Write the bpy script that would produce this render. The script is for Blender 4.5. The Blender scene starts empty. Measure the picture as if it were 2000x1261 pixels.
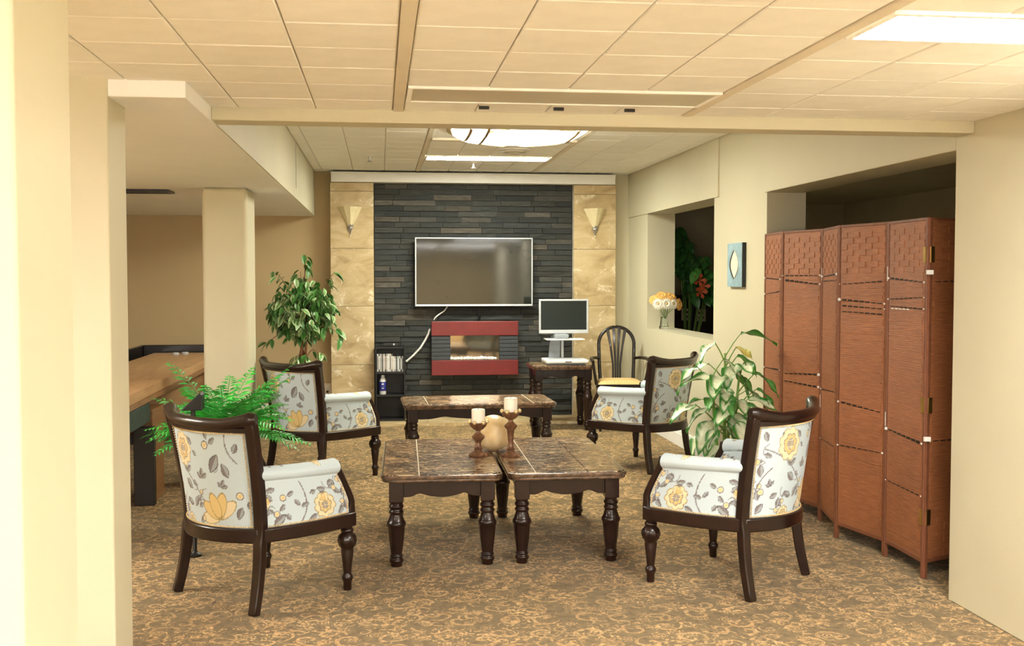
import bpy, bmesh, math, random
import numpy as np
from mathutils import Vector, Matrix, Euler
random.seed(7)
PI = math.pi
R = math.radians
scn = bpy.context.scene
COL = scn.collection

# ------------------------------------------------------------------ camera
cam_d = bpy.data.cameras.new('camera')
cam_d.sensor_width = 36.0
cam_d.lens = 36.0 * 2100 / 2000
cam_d.clip_start = 0.05
cam = bpy.data.objects.new('camera', cam_d)
COL.objects.link(cam)
cam.location = (0, 0, 1.45)
cam.rotation_euler = (R(90 - 2.44), 0, R(-6.982))
scn.camera = cam

# ------------------------------------------------------------------ world, exposure
w = bpy.data.worlds.new('world')
scn.world = w
w.use_nodes = True
w.node_tree.nodes['Background'].inputs[0].default_value = (0.9, 0.85, 0.75, 1)
w.node_tree.nodes['Background'].inputs[1].default_value = 0.05
scn.view_settings.view_transform = 'Standard'
scn.view_settings.look = 'None'
scn.view_settings.gamma = 1.0
scn.view_settings.use_curve_mapping = False
scn.view_settings.exposure = 2.12
# the light comes from lit ceiling panels and an added window (their emission strengths)
LIT_FRONT = 20.0      # panel in view, and added unseen panels beside it
LIT_ADDED = 42.0     # added unseen panels behind the viewer
LIT_FAR = 22.0
LIT_DOME = 5.5
DAY_ADDED = 1.5  # glow of the added window behind the viewer

# ------------------------------------------------------------------ mesh helpers
class MB:
    def __init__(self):
        self.v = []; self.f = []; self.c = None
    def add(self, verts, faces, M=None):
        n = len(self.v)
        if M is not None:
            verts = [tuple(M @ Vector(p)) for p in verts]
        self.v += [tuple(p) for p in verts]
        self.f += [tuple(i + n for i in fc) for fc in faces]
        return self
    def box(self, x0, x1, y0, y1, z0, z1, M=None):
        v = [(x0,y0,z0),(x1,y0,z0),(x1,y1,z0),(x0,y1,z0),(x0,y0,z1),(x1,y0,z1),(x1,y1,z1),(x0,y1,z1)]
        f = [(0,3,2,1),(4,5,6,7),(0,1,5,4),(1,2,6,5),(2,3,7,6),(3,0,4,7)]
        return self.add(v, f, M)
    def lathe(self, prof, n=20, c=(0,0,0), flute=None, M=None):
        v = []; f = []
        for k, (r, z) in enumerate(prof):
            for i in range(n):
                a = 2*PI*i/n
                rr = r
                if flute and flute[0] <= k <= flute[1]:
                    rr = r * (1 - flute[2]*(i % 2))
                v.append((c[0]+rr*math.cos(a), c[1]+rr*math.sin(a), c[2]+z))
        for k in range(len(prof)-1):
            for i in range(n):
                j = (i+1) % n
                f.append((k*n+i, k*n+j, (k+1)*n+j, (k+1)*n+i))
        f.append(tuple(range(n-1, -1, -1)))
        f.append(tuple(range((len(prof)-1)*n, len(prof)*n)))
        return self.add(v, f, M)
    def tube(self, pts, rad, n=10, squash=1.0, M=None):
        pts = [Vector(p) for p in pts]
        m = len(pts)
        if not hasattr(rad, '__len__'): rad = [rad]*m
        v = []; f = []
        ref = Vector((0,0,1))
        t0 = (pts[1]-pts[0]).normalized()
        if abs(t0.dot(ref)) > .95: ref = Vector((1,0,0))
        for k in range(m):
            t = (pts[min(k+1,m-1)]-pts[max(k-1,0)]).normalized()
            a = t.cross(ref)
            if a.length < 1e-4: a = t.cross(Vector((0,1,0)))
            a.normalize(); b = a.cross(t).normalized()
            for i in range(n):
                th = 2*PI*i/n
                v.append(tuple(pts[k] + a*(rad[k]*math.cos(th)) + b*(rad[k]*squash*math.sin(th))))
        for k in range(m-1):
            for i in range(n):
                j = (i+1) % n
                f.append((k*n+i, (k+1)*n+i, (k+1)*n+j, k*n+j))
        f.append(tuple(range(n)))
        f.append(tuple(range(m*n-1, (m-1)*n-1, -1)))
        return self.add(v, f, M)
    def bar(self, pts, w, h, side, M=None):
        """rectangular bar along pts; side = direction(s) of the width"""
        pts = [Vector(p) for p in pts]; m = len(pts)
        if not hasattr(w, '__len__'): w = [w]*m
        if not hasattr(h, '__len__'): h = [h]*m
        v = []; f = []
        for k in range(m):
            t = (pts[min(k+1,m-1)]-pts[max(k-1,0)]).normalized()
            s = Vector(side[k] if isinstance(side, list) else side)
            s = (s - t*s.dot(t)).normalized()
            u = t.cross(s)
            for a, b in ((-1,-1),(1,-1),(1,1),(-1,1)):
                v.append(tuple(pts[k] + s*(a*w[k]/2) + u*(b*h[k]/2)))
        for k in range(m-1):
            for i in range(4):
                j = (i+1) % 4
                f.append((k*4+i, k*4+j, (k+1)*4+j, (k+1)*4+i))
        f.append((3,2,1,0)); f.append(tuple((m-1)*4+i for i in range(4)))
        return self.add(v, f, M)
    def grid(self, P, flip=False):
        """P: array nu x nv x 3"""
        P = np.asarray(P); nu, nv = P.shape[:2]
        n = len(self.v)
        self.v += [tuple(p) for p in P.reshape(-1,3)]
        for i in range(nu-1):
            for j in range(nv-1):
                q = (n+i*nv+j, n+(i+1)*nv+j, n+(i+1)*nv+j+1, n+i*nv+j+1)
                self.f.append(q[::-1] if flip else q)
        return self
    def prism(self, poly, axis, a, b):
        """poly of 2d points extruded along axis from a to b"""
        n = len(poly)
        def p3(p, t):
            if axis == 'x': return (t, p[0], p[1])
            if axis == 'y': return (p[0], t, p[1])
            return (p[0], p[1], t)
        v = [p3(p, a) for p in poly] + [p3(p, b) for p in poly]
        f = [tuple(range(n-1,-1,-1)), tuple(range(n, 2*n))]
        for i in range(n):
            j = (i+1) % n
            f.append((i, j, n+j, n+i))
        return self.add(v, f)
    def sphere(self, c, r, n=16, m=10, sz=1.0):
        prof = [(r*math.sin(PI*k/m)+1e-5, -r*sz*math.cos(PI*k/m)) for k in range(m+1)]
        return self.lathe(prof, n, c)
    def mesh(self, name, smooth=None):
        me = bpy.data.meshes.new(name)
        me.from_pydata(self.v, [], self.f)
        bm = bmesh.new(); bm.from_mesh(me)
        bmesh.ops.recalc_face_normals(bm, faces=bm.faces)
        bm.to_mesh(me); bm.free()
        if smooth:
            me.shade_smooth()
            me.set_sharp_from_angle(angle=R(smooth))
        if self.c is not None:
            a = me.color_attributes.new('Col', 'FLOAT_COLOR', 'POINT')
            cc = np.ones((len(self.v), 4), dtype=np.float32)
            cc[:, :3] = self.c
            a.data.foreach_set('color', cc.ravel())
        return me
    def build(self, name, mat, parent=None, smooth=None, bevel=0, seg=2, recalc=True):
        me = self.mesh(name, smooth)
        return put(name, me, mat, parent, bevel, seg)

def put(name, me, mat, parent=None, bevel=0, seg=2, loc=None, rot=None, scale=None):
    o = bpy.data.objects.new(name, me)
    COL.objects.link(o)
    if mat is not None and not me.materials:
        me.materials.append(mat)
    if parent is not None: o.parent = parent
    if loc is not None: o.location = loc
    if rot is not None: o.rotation_euler = rot
    if scale is not None: o.scale = scale
    if bevel:
        b = o.modifiers.new('bevel', 'BEVEL')
        b.width = bevel; b.segments = seg; b.limit_method = 'ANGLE'; b.angle_limit = R(40)
    return o

def tag(o, label, cat=None, group=None, kind=None):
    o['label'] = label
    if cat: o['category'] = cat
    if group: o['group'] = group
    if kind: o['kind'] = kind
    return o

def thing(name, label, cat, loc=(0,0,0), rotz=0, group=None):
    o = bpy.data.objects.new(name, None)
    COL.objects.link(o)
    o.empty_display_size = .1
    o.location = loc; o.rotation_euler = (0, 0, rotz)
    return tag(o, label, cat, group)

def struct(name, mb, mat, label=None, **k):
    o = mb.build(name, mat, **k)
    o['kind'] = 'structure'
    if label: o['label'] = label
    return o

def copy_tree(o, parent=None):
    c = o.copy(); COL.objects.link(c); c.parent = parent
    for ch in list(o.children): copy_tree(ch, c)
    return c

# ------------------------------------------------------------------ materials
def nodes_of(m):
    m.use_nodes = True
    return m.node_tree.nodes, m.node_tree.links, m.node_tree.nodes['Principled BSDF']

def N(nt, t, **k):
    n = nt.new(t)
    for a, b in k.items():
        setattr(n, a, b)
    return n

def mix(n, l, fac, a, b, blend='MIX'):
    x = n.new('ShaderNodeMix'); x.data_type = 'RGBA'; x.blend_type = blend
    for s, val in ((0, fac), (6, a), (7, b)):
        if hasattr(val, 'is_linked') or hasattr(val, 'links'):
            l.new(val, x.inputs[s])
        elif s == 0: x.inputs[0].default_value = val
        else: x.inputs[s].default_value = (*val, 1)
    return x.outputs[2]

def math_n(n, l, op, a, b=None, c=None):
    x = n.new('ShaderNodeMath'); x.operation = op
    for i, val in enumerate((a, b, c)):
        if val is None: continue
        if hasattr(val, 'links'): l.new(val, x.inputs[i])
        else: x.inputs[i].default_value = val
    return x.outputs[0]

def ramp(n, l, src, stops):
    r = n.new('ShaderNodeValToRGB')
    e = r.color_ramp.elements
    while len(e) < len(stops): e.new(.5)
    for k, (p, c) in enumerate(stops):
        e[k].position = p
        e[k].color = (*c, 1) if hasattr(c, '__len__') else (c, c, c, 1)
    l.new(src, r.inputs[0])
    return r.outputs[0]

def noise(n, l, vec, scale, detail=4, rough=.55, dist=0, stretch=None):
    if stretch:
        mp = n.new('ShaderNodeMapping'); mp.inputs['Scale'].default_value = stretch
        l.new(vec, mp.inputs[0]); vec = mp.outputs[0]
    x = n.new('ShaderNodeTexNoise')
    x.inputs['Scale'].default_value = scale; x.inputs['Detail'].default_value = detail
    x.inputs['Roughness'].default_value = rough; x.inputs['Distortion'].default_value = dist
    l.new(vec, x.inputs['Vector'])
    return x.outputs['Fac']

def bump(n, l, b, height, strength, dist=.01):
    x = n.new('ShaderNodeBump'); x.inputs['Strength'].default_value = strength
    x.inputs['Distance'].default_value = dist
    l.new(height, x.inputs['Height']); l.new(x.outputs[0], b.inputs['Normal'])

def mat(name, col, rough=.5, metal=0, spec=.5, var=.12, vscale=6, bmp=0, bscale=60, coat=0, rand=0):
    m = bpy.data.materials.new(name)
    n, l, b = nodes_of(m)
    tc = n.new('ShaderNodeTexCoord').outputs['Object']
    f = noise(n, l, tc, vscale)
    c0 = tuple(x*(1-var) for x in col); c1 = tuple(min(1, x*(1+var)) for x in col)
    out = ramp(n, l, f, [(.3, c0), (.7, c1)])
    if rand:
        oi = n.new('ShaderNodeObjectInfo').outputs['Random']
        v = ramp(n, l, oi, [(0, 1-rand), (1, 1+rand)])
        out = mix(n, l, 1.0, out, v, 'MULTIPLY')
    l.new(out, b.inputs['Base Color'])
    b.inputs['Roughness'].default_value = rough
    b.inputs['Metallic'].default_value = metal
    b.inputs['Specular IOR Level'].default_value = spec
    if coat:
        b.inputs['Coat Weight'].default_value = coat
        b.inputs['Coat Roughness'].default_value = .06
    if bmp:
        bump(n, l, b, noise(n, l, tc, bscale, 3), bmp)
    return m

def emit(name, col, strength):
    m = bpy.data.materials.new(name)
    n, l, b = nodes_of(m)
    b.inputs['Base Color'].default_value = (.9, .9, .9, 1)
    b.inputs['Emission Color'].default_value = (*col, 1)
    b.inputs['Emission Strength'].default_value = strength
    return m

M = {}
M['paint'] = mat('wall_paint', (.61, .57, .42), .55, var=.03, vscale=1.5, bmp=.06, bscale=140)
M['paint_tan'] = mat('wall_paint_tan', (.54, .41, .22), .55, var=.04, vscale=1.5, bmp=.06, bscale=140)
M['soffit'] = mat('soffit_plaster', (.92, .93, .94), .8, var=.03, vscale=2, bmp=.08, bscale=90)
M['tile'] = mat('ceiling_tile', (.93, .92, .88), .85, var=.03, vscale=9, bmp=.10, bscale=220, rand=.025)
M['tbar'] = mat('ceiling_grid', (.78, .71, .58), .6, var=.05)
M['white'] = mat('white_trim', (.86, .85, .82), .4, var=.03)
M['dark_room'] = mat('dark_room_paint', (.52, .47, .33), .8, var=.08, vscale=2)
M['wood'] = mat('mahogany', (.015, .0052, .0038), .32, spec=.35, var=.35, vscale=14, coat=.35)
M['wood2'] = mat('dark_walnut', (.010, .006, .005), .32, spec=.35, var=.3, vscale=14, coat=.4)
M['brass'] = mat('brass', (.72, .50, .18), .3, metal=1, var=.1)
M['gold'] = mat('gold_nails', (.80, .62, .34), .3, metal=.5, var=.1)
M['black'] = mat('black_plastic', (.006, .006, .007), .4, var=.2)
M['blackwood'] = mat('black_shelf_board', (.008, .008, .009), .45, var=.2)
M['silver'] = mat('silver_plastic', (.55, .58, .62), .35, metal=.2, var=.05)
M['grey'] = mat('grey_plastic', (.30, .33, .37), .4, var=.08)
M['steel'] = mat('brushed_steel', (.45, .44, .42), .35, metal=.9, var=.1)
M['red'] = mat('red_lacquer', (.165, .014, .013), .35, var=.12, vscale=10)
M['charcoal'] = mat('charcoal_ribs', (.035, .042, .050), .5, var=.12)
M['candle'] = mat('candle_wax', (.88, .83, .72), .5, var=.03)
M['candle'].node_tree.nodes['Principled BSDF'].inputs['Subsurface Weight'].default_value = .2
M['bronze'] = mat('bronzed_resin', (.16, .075, .038), .35, var=.5, vscale=30, metal=.25)
M['pot'] = mat('glazed_pot', (.10, .055, .03), .35, var=.2)
M['soil'] = mat('potting_soil', (.03, .02, .012), .95, var=.4, vscale=40, bmp=.4)
M['bark'] = mat('bark', (.22, .10, .05), .8, var=.35, vscale=25, bmp=.3)
M['stem'] = mat('green_stem', (.22, .38, .09), .5, var=.2)
M['cushion'] = mat('tan_seat_pad', (.66, .46, .20), .8, var=.1, vscale=30, bmp=.1)
M['plaque'] = mat('plaque_blue', (.30, .45, .53), .45, var=.2, vscale=12)
M['cream'] = mat('cream_card', (.82, .74, .60), .7, var=.06, vscale=60)
M['pebble'] = mat('white_pebble', (.86, .83, .76), .5, var=.1, rand=.06)
M['felt'] = mat('green_felt', (.030, .055, .045), .9, var=.3, vscale=20)
M['vent'] = mat('vent_metal', (.012, .012, .013), .3, metal=.2, var=.2)
M['hinge'] = M['brass']
M['cable'] = mat('white_cable', (.82, .82, .80), .4, var=.04)

# lit panels
M['lit_front'] = emit('lit_panel_front', (1.0, .975, .93), LIT_FRONT)
M['lit_added'] = emit('added_panel_behind', (1.0, .975, .93), LIT_ADDED)  # for panels added out of view behind the viewer
M['lit_far'] = emit('lit_panel_far', (1.0, 1.0, .84), LIT_FAR)
M['lit_dome'] = emit('lit_dome_glass', (1.0, .96, .76), LIT_DOME)
M['added_daylight'] = emit('added_daylight_pane', (1.0, .96, .92), DAY_ADDED)  # glow for the added window, lights column fronts and ceiling
M['unlit'] = mat('unlit_diffuser', (.58, .54, .43), .35, var=.05, vscale=3)

def glossy(name, col, rough, spec=.5, metal=0):
    m = bpy.data.materials.new(name)
    n, l, b = nodes_of(m)
    tc = n.new('ShaderNodeTexCoord').outputs['Object']
    f = noise(n, l, tc, 3)
    l.new(ramp(n, l, f, [(.3, tuple(c*.9 for c in col)), (.7, tuple(c*1.1 for c in col))]), b.inputs['Base Color'])
    b.inputs['Roughness'].default_value = rough
    b.inputs['Specular IOR Level'].default_value = spec
    b.inputs['Metallic'].default_value = metal
    return m
M['screen'] = glossy('tv_glass', (.018, .020, .016), .06, .6)
M['screen2'] = glossy('monitor_glass', (.010, .016, .015), .3, .4)
M['mirror'] = glossy('smoked_mirror', (.30, .26, .20), .05, .5, .9)

def glass_mat(name, col, rough=0.02):
    m = bpy.data.materials.new(name)
    n, l, b = nodes_of(m)
    tc = n.new('ShaderNodeTexCoord').outputs['Object']
    f = noise(n, l, tc, 2)
    l.new(ramp(n, l, f, [(.3, col), (.7, tuple(c*.97 for c in col))]), b.inputs['Base Color'])
    b.inputs['Transmission Weight'].default_value = 1
    b.inputs['Roughness'].default_value = rough
    b.inputs['IOR'].default_value = 1.45
    return m
M['glass'] = glass_mat('clear_glass', (.93, .97, .95))
M['pane'] = glass_mat('window_glass', (.92, .95, .93), 0)

def attr_mat(name, rough=.6, bmp=0, bscale=300, sheen=0, spec=.3, trans=0):
    m = bpy.data.materials.new(name)
    n, l, b = nodes_of(m)
    a = n.new('ShaderNodeAttribute'); a.attribute_name = 'Col'
    tc = n.new('ShaderNodeTexCoord').outputs['Object']
    f = noise(n, l, tc, bscale, 2)
    out = mix(n, l, 1.0, a.outputs['Color'], ramp(n, l, f, [(.3, .92), (.7, 1.05)]), 'MULTIPLY')
    l.new(out, b.inputs['Base Color'])
    b.inputs['Roughness'].default_value = rough
    b.inputs['Specular IOR Level'].default_value = spec
    if sheen: b.inputs['Sheen Weight'].default_value = sheen
    if bmp: bump(n, l, b, f, bmp, .003)
    return m
M['fabric'] = attr_mat('floral_upholstery', .75, .12, 500, .15)
M['leaf'] = attr_mat('leaf_surface', .38, .05, 60, 0, .5)
M['print'] = attr_mat('printed_label', .4)

# carpet: brown ground with gold scrolling tendrils and blossoms
def carpet():
    m = bpy.data.materials.new('scroll_carpet')
    n, l, b = nodes_of(m)
    tc = n.new('ShaderNodeTexCoord').outputs['Object']
    def warped(scale, amt):
        nz = n.new('ShaderNodeTexNoise'); nz.inputs['Scale'].default_value = scale; nz.inputs['Detail'].default_value = 2
        l.new(tc, nz.inputs['Vector'])
        s = n.new('ShaderNodeVectorMath'); s.operation = 'SUBTRACT'; s.inputs[1].default_value = (.5,.5,.5)
        l.new(nz.outputs['Color'], s.inputs[0])
        k = n.new('ShaderNodeVectorMath'); k.operation = 'SCALE'; k.inputs['Scale'].default_value = amt
        l.new(s.outputs[0], k.inputs[0])
        a = n.new('ShaderNodeVectorMath'); a.operation = 'ADD'
        l.new(tc, a.inputs[0]); l.new(k.outputs[0], a.inputs[1])
        return a.outputs[0]
    def spirals(scale, turns, width, off, wv):
        mp = n.new('ShaderNodeMapping'); mp.inputs['Location'].default_value = off
        l.new(wv, mp.inputs[0])
        sc = n.new('ShaderNodeVectorMath'); sc.operation = 'SCALE'; sc.inputs['Scale'].default_value = scale
        l.new(mp.outputs[0], sc.inputs[0])
        v = n.new('ShaderNodeTexVoronoi'); v.voronoi_dimensions = '2D'; v.inputs['Scale'].default_value = 1
        v.inputs['Randomness'].default_value = .8
        l.new(sc.outputs[0], v.inputs['Vector'])
        d = n.new('ShaderNodeVectorMath'); d.operation = 'SUBTRACT'
        l.new(sc.outputs[0], d.inputs[0]); l.new(v.outputs['Position'], d.inputs[1])
        sx = n.new('ShaderNodeSeparateXYZ'); l.new(d.outputs[0], sx.inputs[0])
        th = math_n(n, l, 'ARCTAN2', sx.outputs[1], sx.outputs[0])
        rc = n.new('ShaderNodeSeparateColor'); l.new(v.outputs['Color'], rc.inputs[0])
        hand = math_n(n, l, 'SIGN', math_n(n, l, 'SUBTRACT', rc.outputs[0], .5))
        ph = math_n(n, l, 'MULTIPLY', rc.outputs[1], 6.28)
        rr = v.outputs['Distance']
        ang = math_n(n, l, 'ADD', math_n(n, l, 'MULTIPLY', th, hand), math_n(n, l, 'ADD', math_n(n, l, 'MULTIPLY', rr, turns), ph))
        s = math_n(n, l, 'COSINE', ang)
        line = math_n(n, l, 'GREATER_THAN', s, width)
        inside = math_n(n, l, 'LESS_THAN', rr, .44)
        out = math_n(n, l, 'MULTIPLY', line, inside)
        return out, rr, th, rc
    wv = warped(7, .05)
    s1, r1, th1, rc1 = spirals(6.2, 15, .72, (0, 0, 0), wv)
    s2, r2, th2, rc2 = spirals(10.5, 13, .70, (.37, .21, 0), warped(11, .04))
    # blossoms: scalloped rosettes in a sparse set of cells
    pet = math_n(n, l, 'COSINE', math_n(n, l, 'MULTIPLY', th2, 6))
    rim = math_n(n, l, 'ADD', .30, math_n(n, l, 'MULTIPLY', pet, .09))
    blo = math_n(n, l, 'LESS_THAN', r2, rim)
    ring = math_n(n, l, 'GREATER_THAN', math_n(n, l, 'SINE', math_n(n, l, 'MULTIPLY', r2, 46)), .05)
    blo = math_n(n, l, 'MULTIPLY', blo, ring)
    sel = math_n(n, l, 'GREATER_THAN', rc2.outputs[2], .45)
    blo = math_n(n, l, 'MULTIPLY', blo, sel)
    s2 = math_n(n, l, 'MULTIPLY', s2, math_n(n, l, 'SUBTRACT', 1, sel))
    pat = math_n(n, l, 'MAXIMUM', math_n(n, l, 'MAXIMUM', s1, s2), blo)
    fine = noise(n, l, tc, 55, 4, .7)
    big = noise(n, l, tc, 1.6, 2)
    amt = math_n(n, l, 'MULTIPLY', pat, ramp(n, l, fine, [(.38, .12), (.60, 1.0)]))
    amt = math_n(n, l, 'MULTIPLY', amt, ramp(n, l, big, [(.3, .45), (.65, .85)]))
    sp = ramp(n, l, noise(n, l, tc, 46, 3, .6, .8), [(.54, 0), (.60, .8)])
    clump = ramp(n, l, noise(n, l, tc, 5.5, 2, .5, .5), [(.46, 0), (.56, 1.0)])
    amt = math_n(n, l, 'MAXIMUM', amt, math_n(n, l, 'MULTIPLY', sp, clump))
    ground = ramp(n, l, noise(n, l, tc, 26, 5, .7), [(.3, (.115, .080, .038)), (.7, (.235, .165, .080))])
    gold = ramp(n, l, noise(n, l, tc, 9, 3), [(.3, (.60, .35, .14)), (.7, (.76, .50, .24))])
    out = mix(n, l, amt, ground, gold)
    l.new(out, b.inputs['Base Color'])
    b.inputs['Roughness'].default_value = .95
    b.inputs['Specular IOR Level'].default_value = .1
    b.inputs['Sheen Weight'].default_value = .1
    bump(n, l, b, noise(n, l, tc, 320, 2), .35, .004)
    return m
M['carpet'] = carpet()

def marble(name, dark, mid, vein, tint):
    m = bpy.data.materials.new(name)
    n, l, b = nodes_of(m)
    tc = n.new('ShaderNodeTexCoord').outputs['Object']
    f = noise(n, l, tc, 5.5, 5, .62, 1.0, (1, 1.7, 1))
    base = ramp(n, l, f, [(.30, dark), (.52, mid), (.72, tint)])
    v1 = noise(n, l, tc, 6, 3, .55, 1.0, (1, 2.6, 1))
    vm = ramp(n, l, v1, [(.475, 0), (.50, 1), (.525, 0)])
    v2 = noise(n, l, tc, 15, 3, .55, .8, (1, 2.4, 1))
    vm2 = ramp(n, l, v2, [(.47, 0), (.50, .7), (.53, 0)])
    vm = math_n(n, l, 'MAXIMUM', vm, vm2)
    out = mix(n, l, vm, base, vein)
    l.new(out, b.inputs['Base Color'])
    b.inputs['Roughness'].default_value = .18
    b.inputs['Specular IOR Level'].default_value = .4
    return m
M['marble'] = marble('brown_marble', (.014, .007, .004), (.085, .040, .017), (.68, .50, .30), (.34, .17, .06))
M['marble_edge'] = mat('marble_edge', (.10, .055, .03), .2, var=.7, vscale=30, coat=.6)

def travertine():
    m = bpy.data.materials.new('travertine')
    n, l, b = nodes_of(m)
    tc = n.new('ShaderNodeTexCoord').outputs['Object']
    oi = n.new('ShaderNodeObjectInfo').outputs['Random']
    ad = n.new('ShaderNodeVectorMath'); ad.operation = 'ADD'
    cb = n.new('ShaderNodeCombineXYZ')
    for i in range(3): l.new(math_n(n, l, 'MULTIPLY', oi, 7.0+3*i), cb.inputs[i])
    l.new(tc, ad.inputs[0]); l.new(cb.outputs[0], ad.inputs[1])
    vv = ad.outputs[0]
    f = noise(n, l, vv, 3.2, 8, .62, .8, (1, 1, 2.2))
    base = ramp(n, l, f, [(.28, (.36, .25, .12)), (.5, (.54, .41, .22)), (.75, (.70, .57, .36))])
    f2 = noise(n, l, vv, 6, 8, .7, 1.2)
    out = mix(n, l, ramp(n, l, f2, [(.57, 0), (.66, .9)]), base, (.86, .78, .60))
    l.new(out, b.inputs['Base Color'])
    b.inputs['Roughness'].default_value = .42
    bump(n, l, b, f2, .15, .01)
    return m
M['travertine'] = travertine()

def slate():
    m = bpy.data.materials.new('slate')
    n, l, b = nodes_of(m)
    g = n.new('ShaderNodeNewGeometry').outputs['Position']
    oi = n.new('ShaderNodeObjectInfo').outputs['Random']
    c = ramp(n, l, oi, [(0, (.016, .019, .019)), (.35, (.032, .036, .035)), (.6, (.030, .031, .024)), (.8, (.052, .054, .048)), (.93, (.085, .072, .055)), (1, (.105, .098, .085))])
    f = noise(n, l, g, 13, 7, .7, .4, (1, 1, 4.5))
    out = mix(n, l, 1.0, c, ramp(n, l, f, [(.3, .55), (.55, 1.0), (.75, 1.9)]), 'MULTIPLY')
    l.new(out, b.inputs['Base Color'])
    b.inputs['Roughness'].default_value = .55
    bump(n, l, b, f, .6, .02)
    return m
M['slate'] = slate()

def woodgrain(name, c0, c1, rough=.4):
    m = bpy.data.materials.new(name)
    n, l, b = nodes_of(m)
    tc = n.new('ShaderNodeTexCoord').outputs['Object']
    f = noise(n, l, tc, 4, 6, .6, .5, (8, 1, 8))
    l.new(ramp(n, l, f, [(.3, c0), (.7, c1)]), b.inputs['Base Color'])
    b.inputs['Roughness'].default_value = rough
    return m
M['maple'] = woodgrain('maple_board', (.42, .24, .11), (.58, .36, .18), .35)
M['oak'] = woodgrain('cradle_wood', (.20, .10, .04), (.30, .16, .07), .45)

def weave():
    m = bpy.data.materials.new('woven_fibre')
    n, l, b = nodes_of(m)
    tc = n.new('ShaderNodeTexCoord').outputs['Object']
    f = noise(n, l, tc, 10, 6, .7, .2, (1.2, 1, 22))
    out = ramp(n, l, f, [(.28, (.21, .068, .025)), (.5, (.34, .122, .047)), (.72, (.47, .19, .080))])
    br = n.new('ShaderNodeTexNoise'); br.inputs['Scale'].default_value = 3
    l.new(tc, br.inputs['Vector'])
    out = mix(n, l, 1.0, out, ramp(n, l, br.outputs['Fac'], [(.3, .85), (.7, 1.15)]), 'MULTIPLY')
    l.new(out, b.inputs['Base Color'])
    b.inputs['Roughness'].default_value = .5
    bump(n, l, b, f, .5, .006)
    return m
M['weave'] = weave()
M['stile'] = mat('screen_stile', (.20, .070, .032), .5, var=.15, vscale=20)

# ================================================================== THE SETTING
ZF, ZB, ZS = 2.12, 2.507, 2.06      # front ceiling, far ceiling, soffit underside
struct('floor', MB().box(-3.2, 6.0, -2.5, 12.3, -.05, 0), M['carpet'], 'brown carpet with gold scrolling pattern')
struct('wall_back', MB().box(-3.4, 2.84, 11.0, 11.2, 0, 2.7), M['paint_tan'], 'tan painted back wall')
struct('wall_left', MB().box(-3.4, -3.2, -2.5, 11.0, 0, 2.7), M['paint_tan'], 'tan painted left wall')
struct('wall_behind', MB().box(-3.4, 6.2, -2.7, -2.5, 0, 2.7), M['paint_tan'], 'tan wall behind the viewer')
struct('wall_right_near', MB().box(2.53, 2.80, -2.5, 4.51, 0, 2.7), M['paint'], 'cream wall end on the right', bevel=.006)
struct('wall_right_header', MB().box(2.53, 2.80, 4.51, 6.90, 2.01, 2.7), M['paint'], 'cream header above the opening with the screen', bevel=.004)
wr = MB()
wr.box(2.56, 2.83, 6.93, 8.07, 0, 2.7)
wr.box(2.56, 2.83, 8.07, 10.15, 0, .96)
wr.box(2.56, 2.83, 10.15, 12.1, 0, 2.7)
wr.box(2.56, 2.83, 8.07, 10.15, 2.06, 2.7)
struct('wall_right', wr, M['paint'], 'cream wall with a deep window niche')
struct('trim_1', MB().box(2.548, 2.56, 7.95, 11.0, 2.06, ZB), M['paint'], 'shallow band above the window niche')
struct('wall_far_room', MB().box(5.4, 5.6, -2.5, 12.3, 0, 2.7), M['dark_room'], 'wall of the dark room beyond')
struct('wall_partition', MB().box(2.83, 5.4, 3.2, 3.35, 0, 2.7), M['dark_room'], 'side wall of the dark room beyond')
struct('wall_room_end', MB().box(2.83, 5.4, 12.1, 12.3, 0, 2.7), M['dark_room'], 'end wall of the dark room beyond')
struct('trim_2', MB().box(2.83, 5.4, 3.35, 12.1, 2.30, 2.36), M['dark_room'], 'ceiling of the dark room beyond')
# soffit, columns
struct('ceiling_soffit', MB().box(-3.2, -.655, 3.80, 11.0, ZS, 2.7), M['soffit'], 'lowered plaster soffit along the left side', bevel=.004)
struct('wall_soffit_face', MB().box(-.6565, -.648, 4.5, 11.0, ZS+.002, ZB), M['paint'], 'cream side face of the soffit')
struct('wall_column_near', MB().box(-.98, -.60, 1.88, 2.21, 0, ZF+.01), M['paint'], 'cream wall end close by on the left', bevel=.008, seg=3)
struct('wall_column_mid', MB().box(-1.30, -.91, 3.79, 4.05, 0, ZF+.01), M['paint'], 'cream column carrying the soffit', bevel=.008, seg=3)
struct('wall_pillar', MB().box(-1.205, -.90, 7.55, 8.0, 0, ZS), M['paint'], 'cream pillar under the soffit', bevel=.03, seg=4)
struct('trim_3', MB().box(-.655, 2.53, 4.36, 4.50, 2.066, 2.7), M['paint'], 'cream beam between the two ceilings', bevel=.004)
# baseboards
struct('baseboard_right', MB().box(2.535, 2.56, 6.96, 10.45, 0, .11).box(2.543, 2.56, 6.96, 10.45, .11, .135), M['white'], 'white baseboard under the window niche', bevel=.003)
struct('baseboard_back', MB().box(-3.2, -.49, 10.975, 11.0, .03, .155).box(-3.2, -.49, 10.984, 11, .155, .18), M['white'], 'white baseboard behind the ficus', bevel=.003)

# --- hearth slabs
hearth = struct('trim_4', MB().box(-1.6, 2.53, 10.452, 11.0, 0, .024), M['travertine'], 'low stone hearth strip')
hm = MB().box(-.257, .257, -.272, .272, -.003, .006).mesh('hearth_slab')
for k in range(8):
    put('hearth_slab', hm, M['travertine'], hearth, loc=(-1.6+.258+k*.516, 10.727, .025), bevel=.002)

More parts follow.
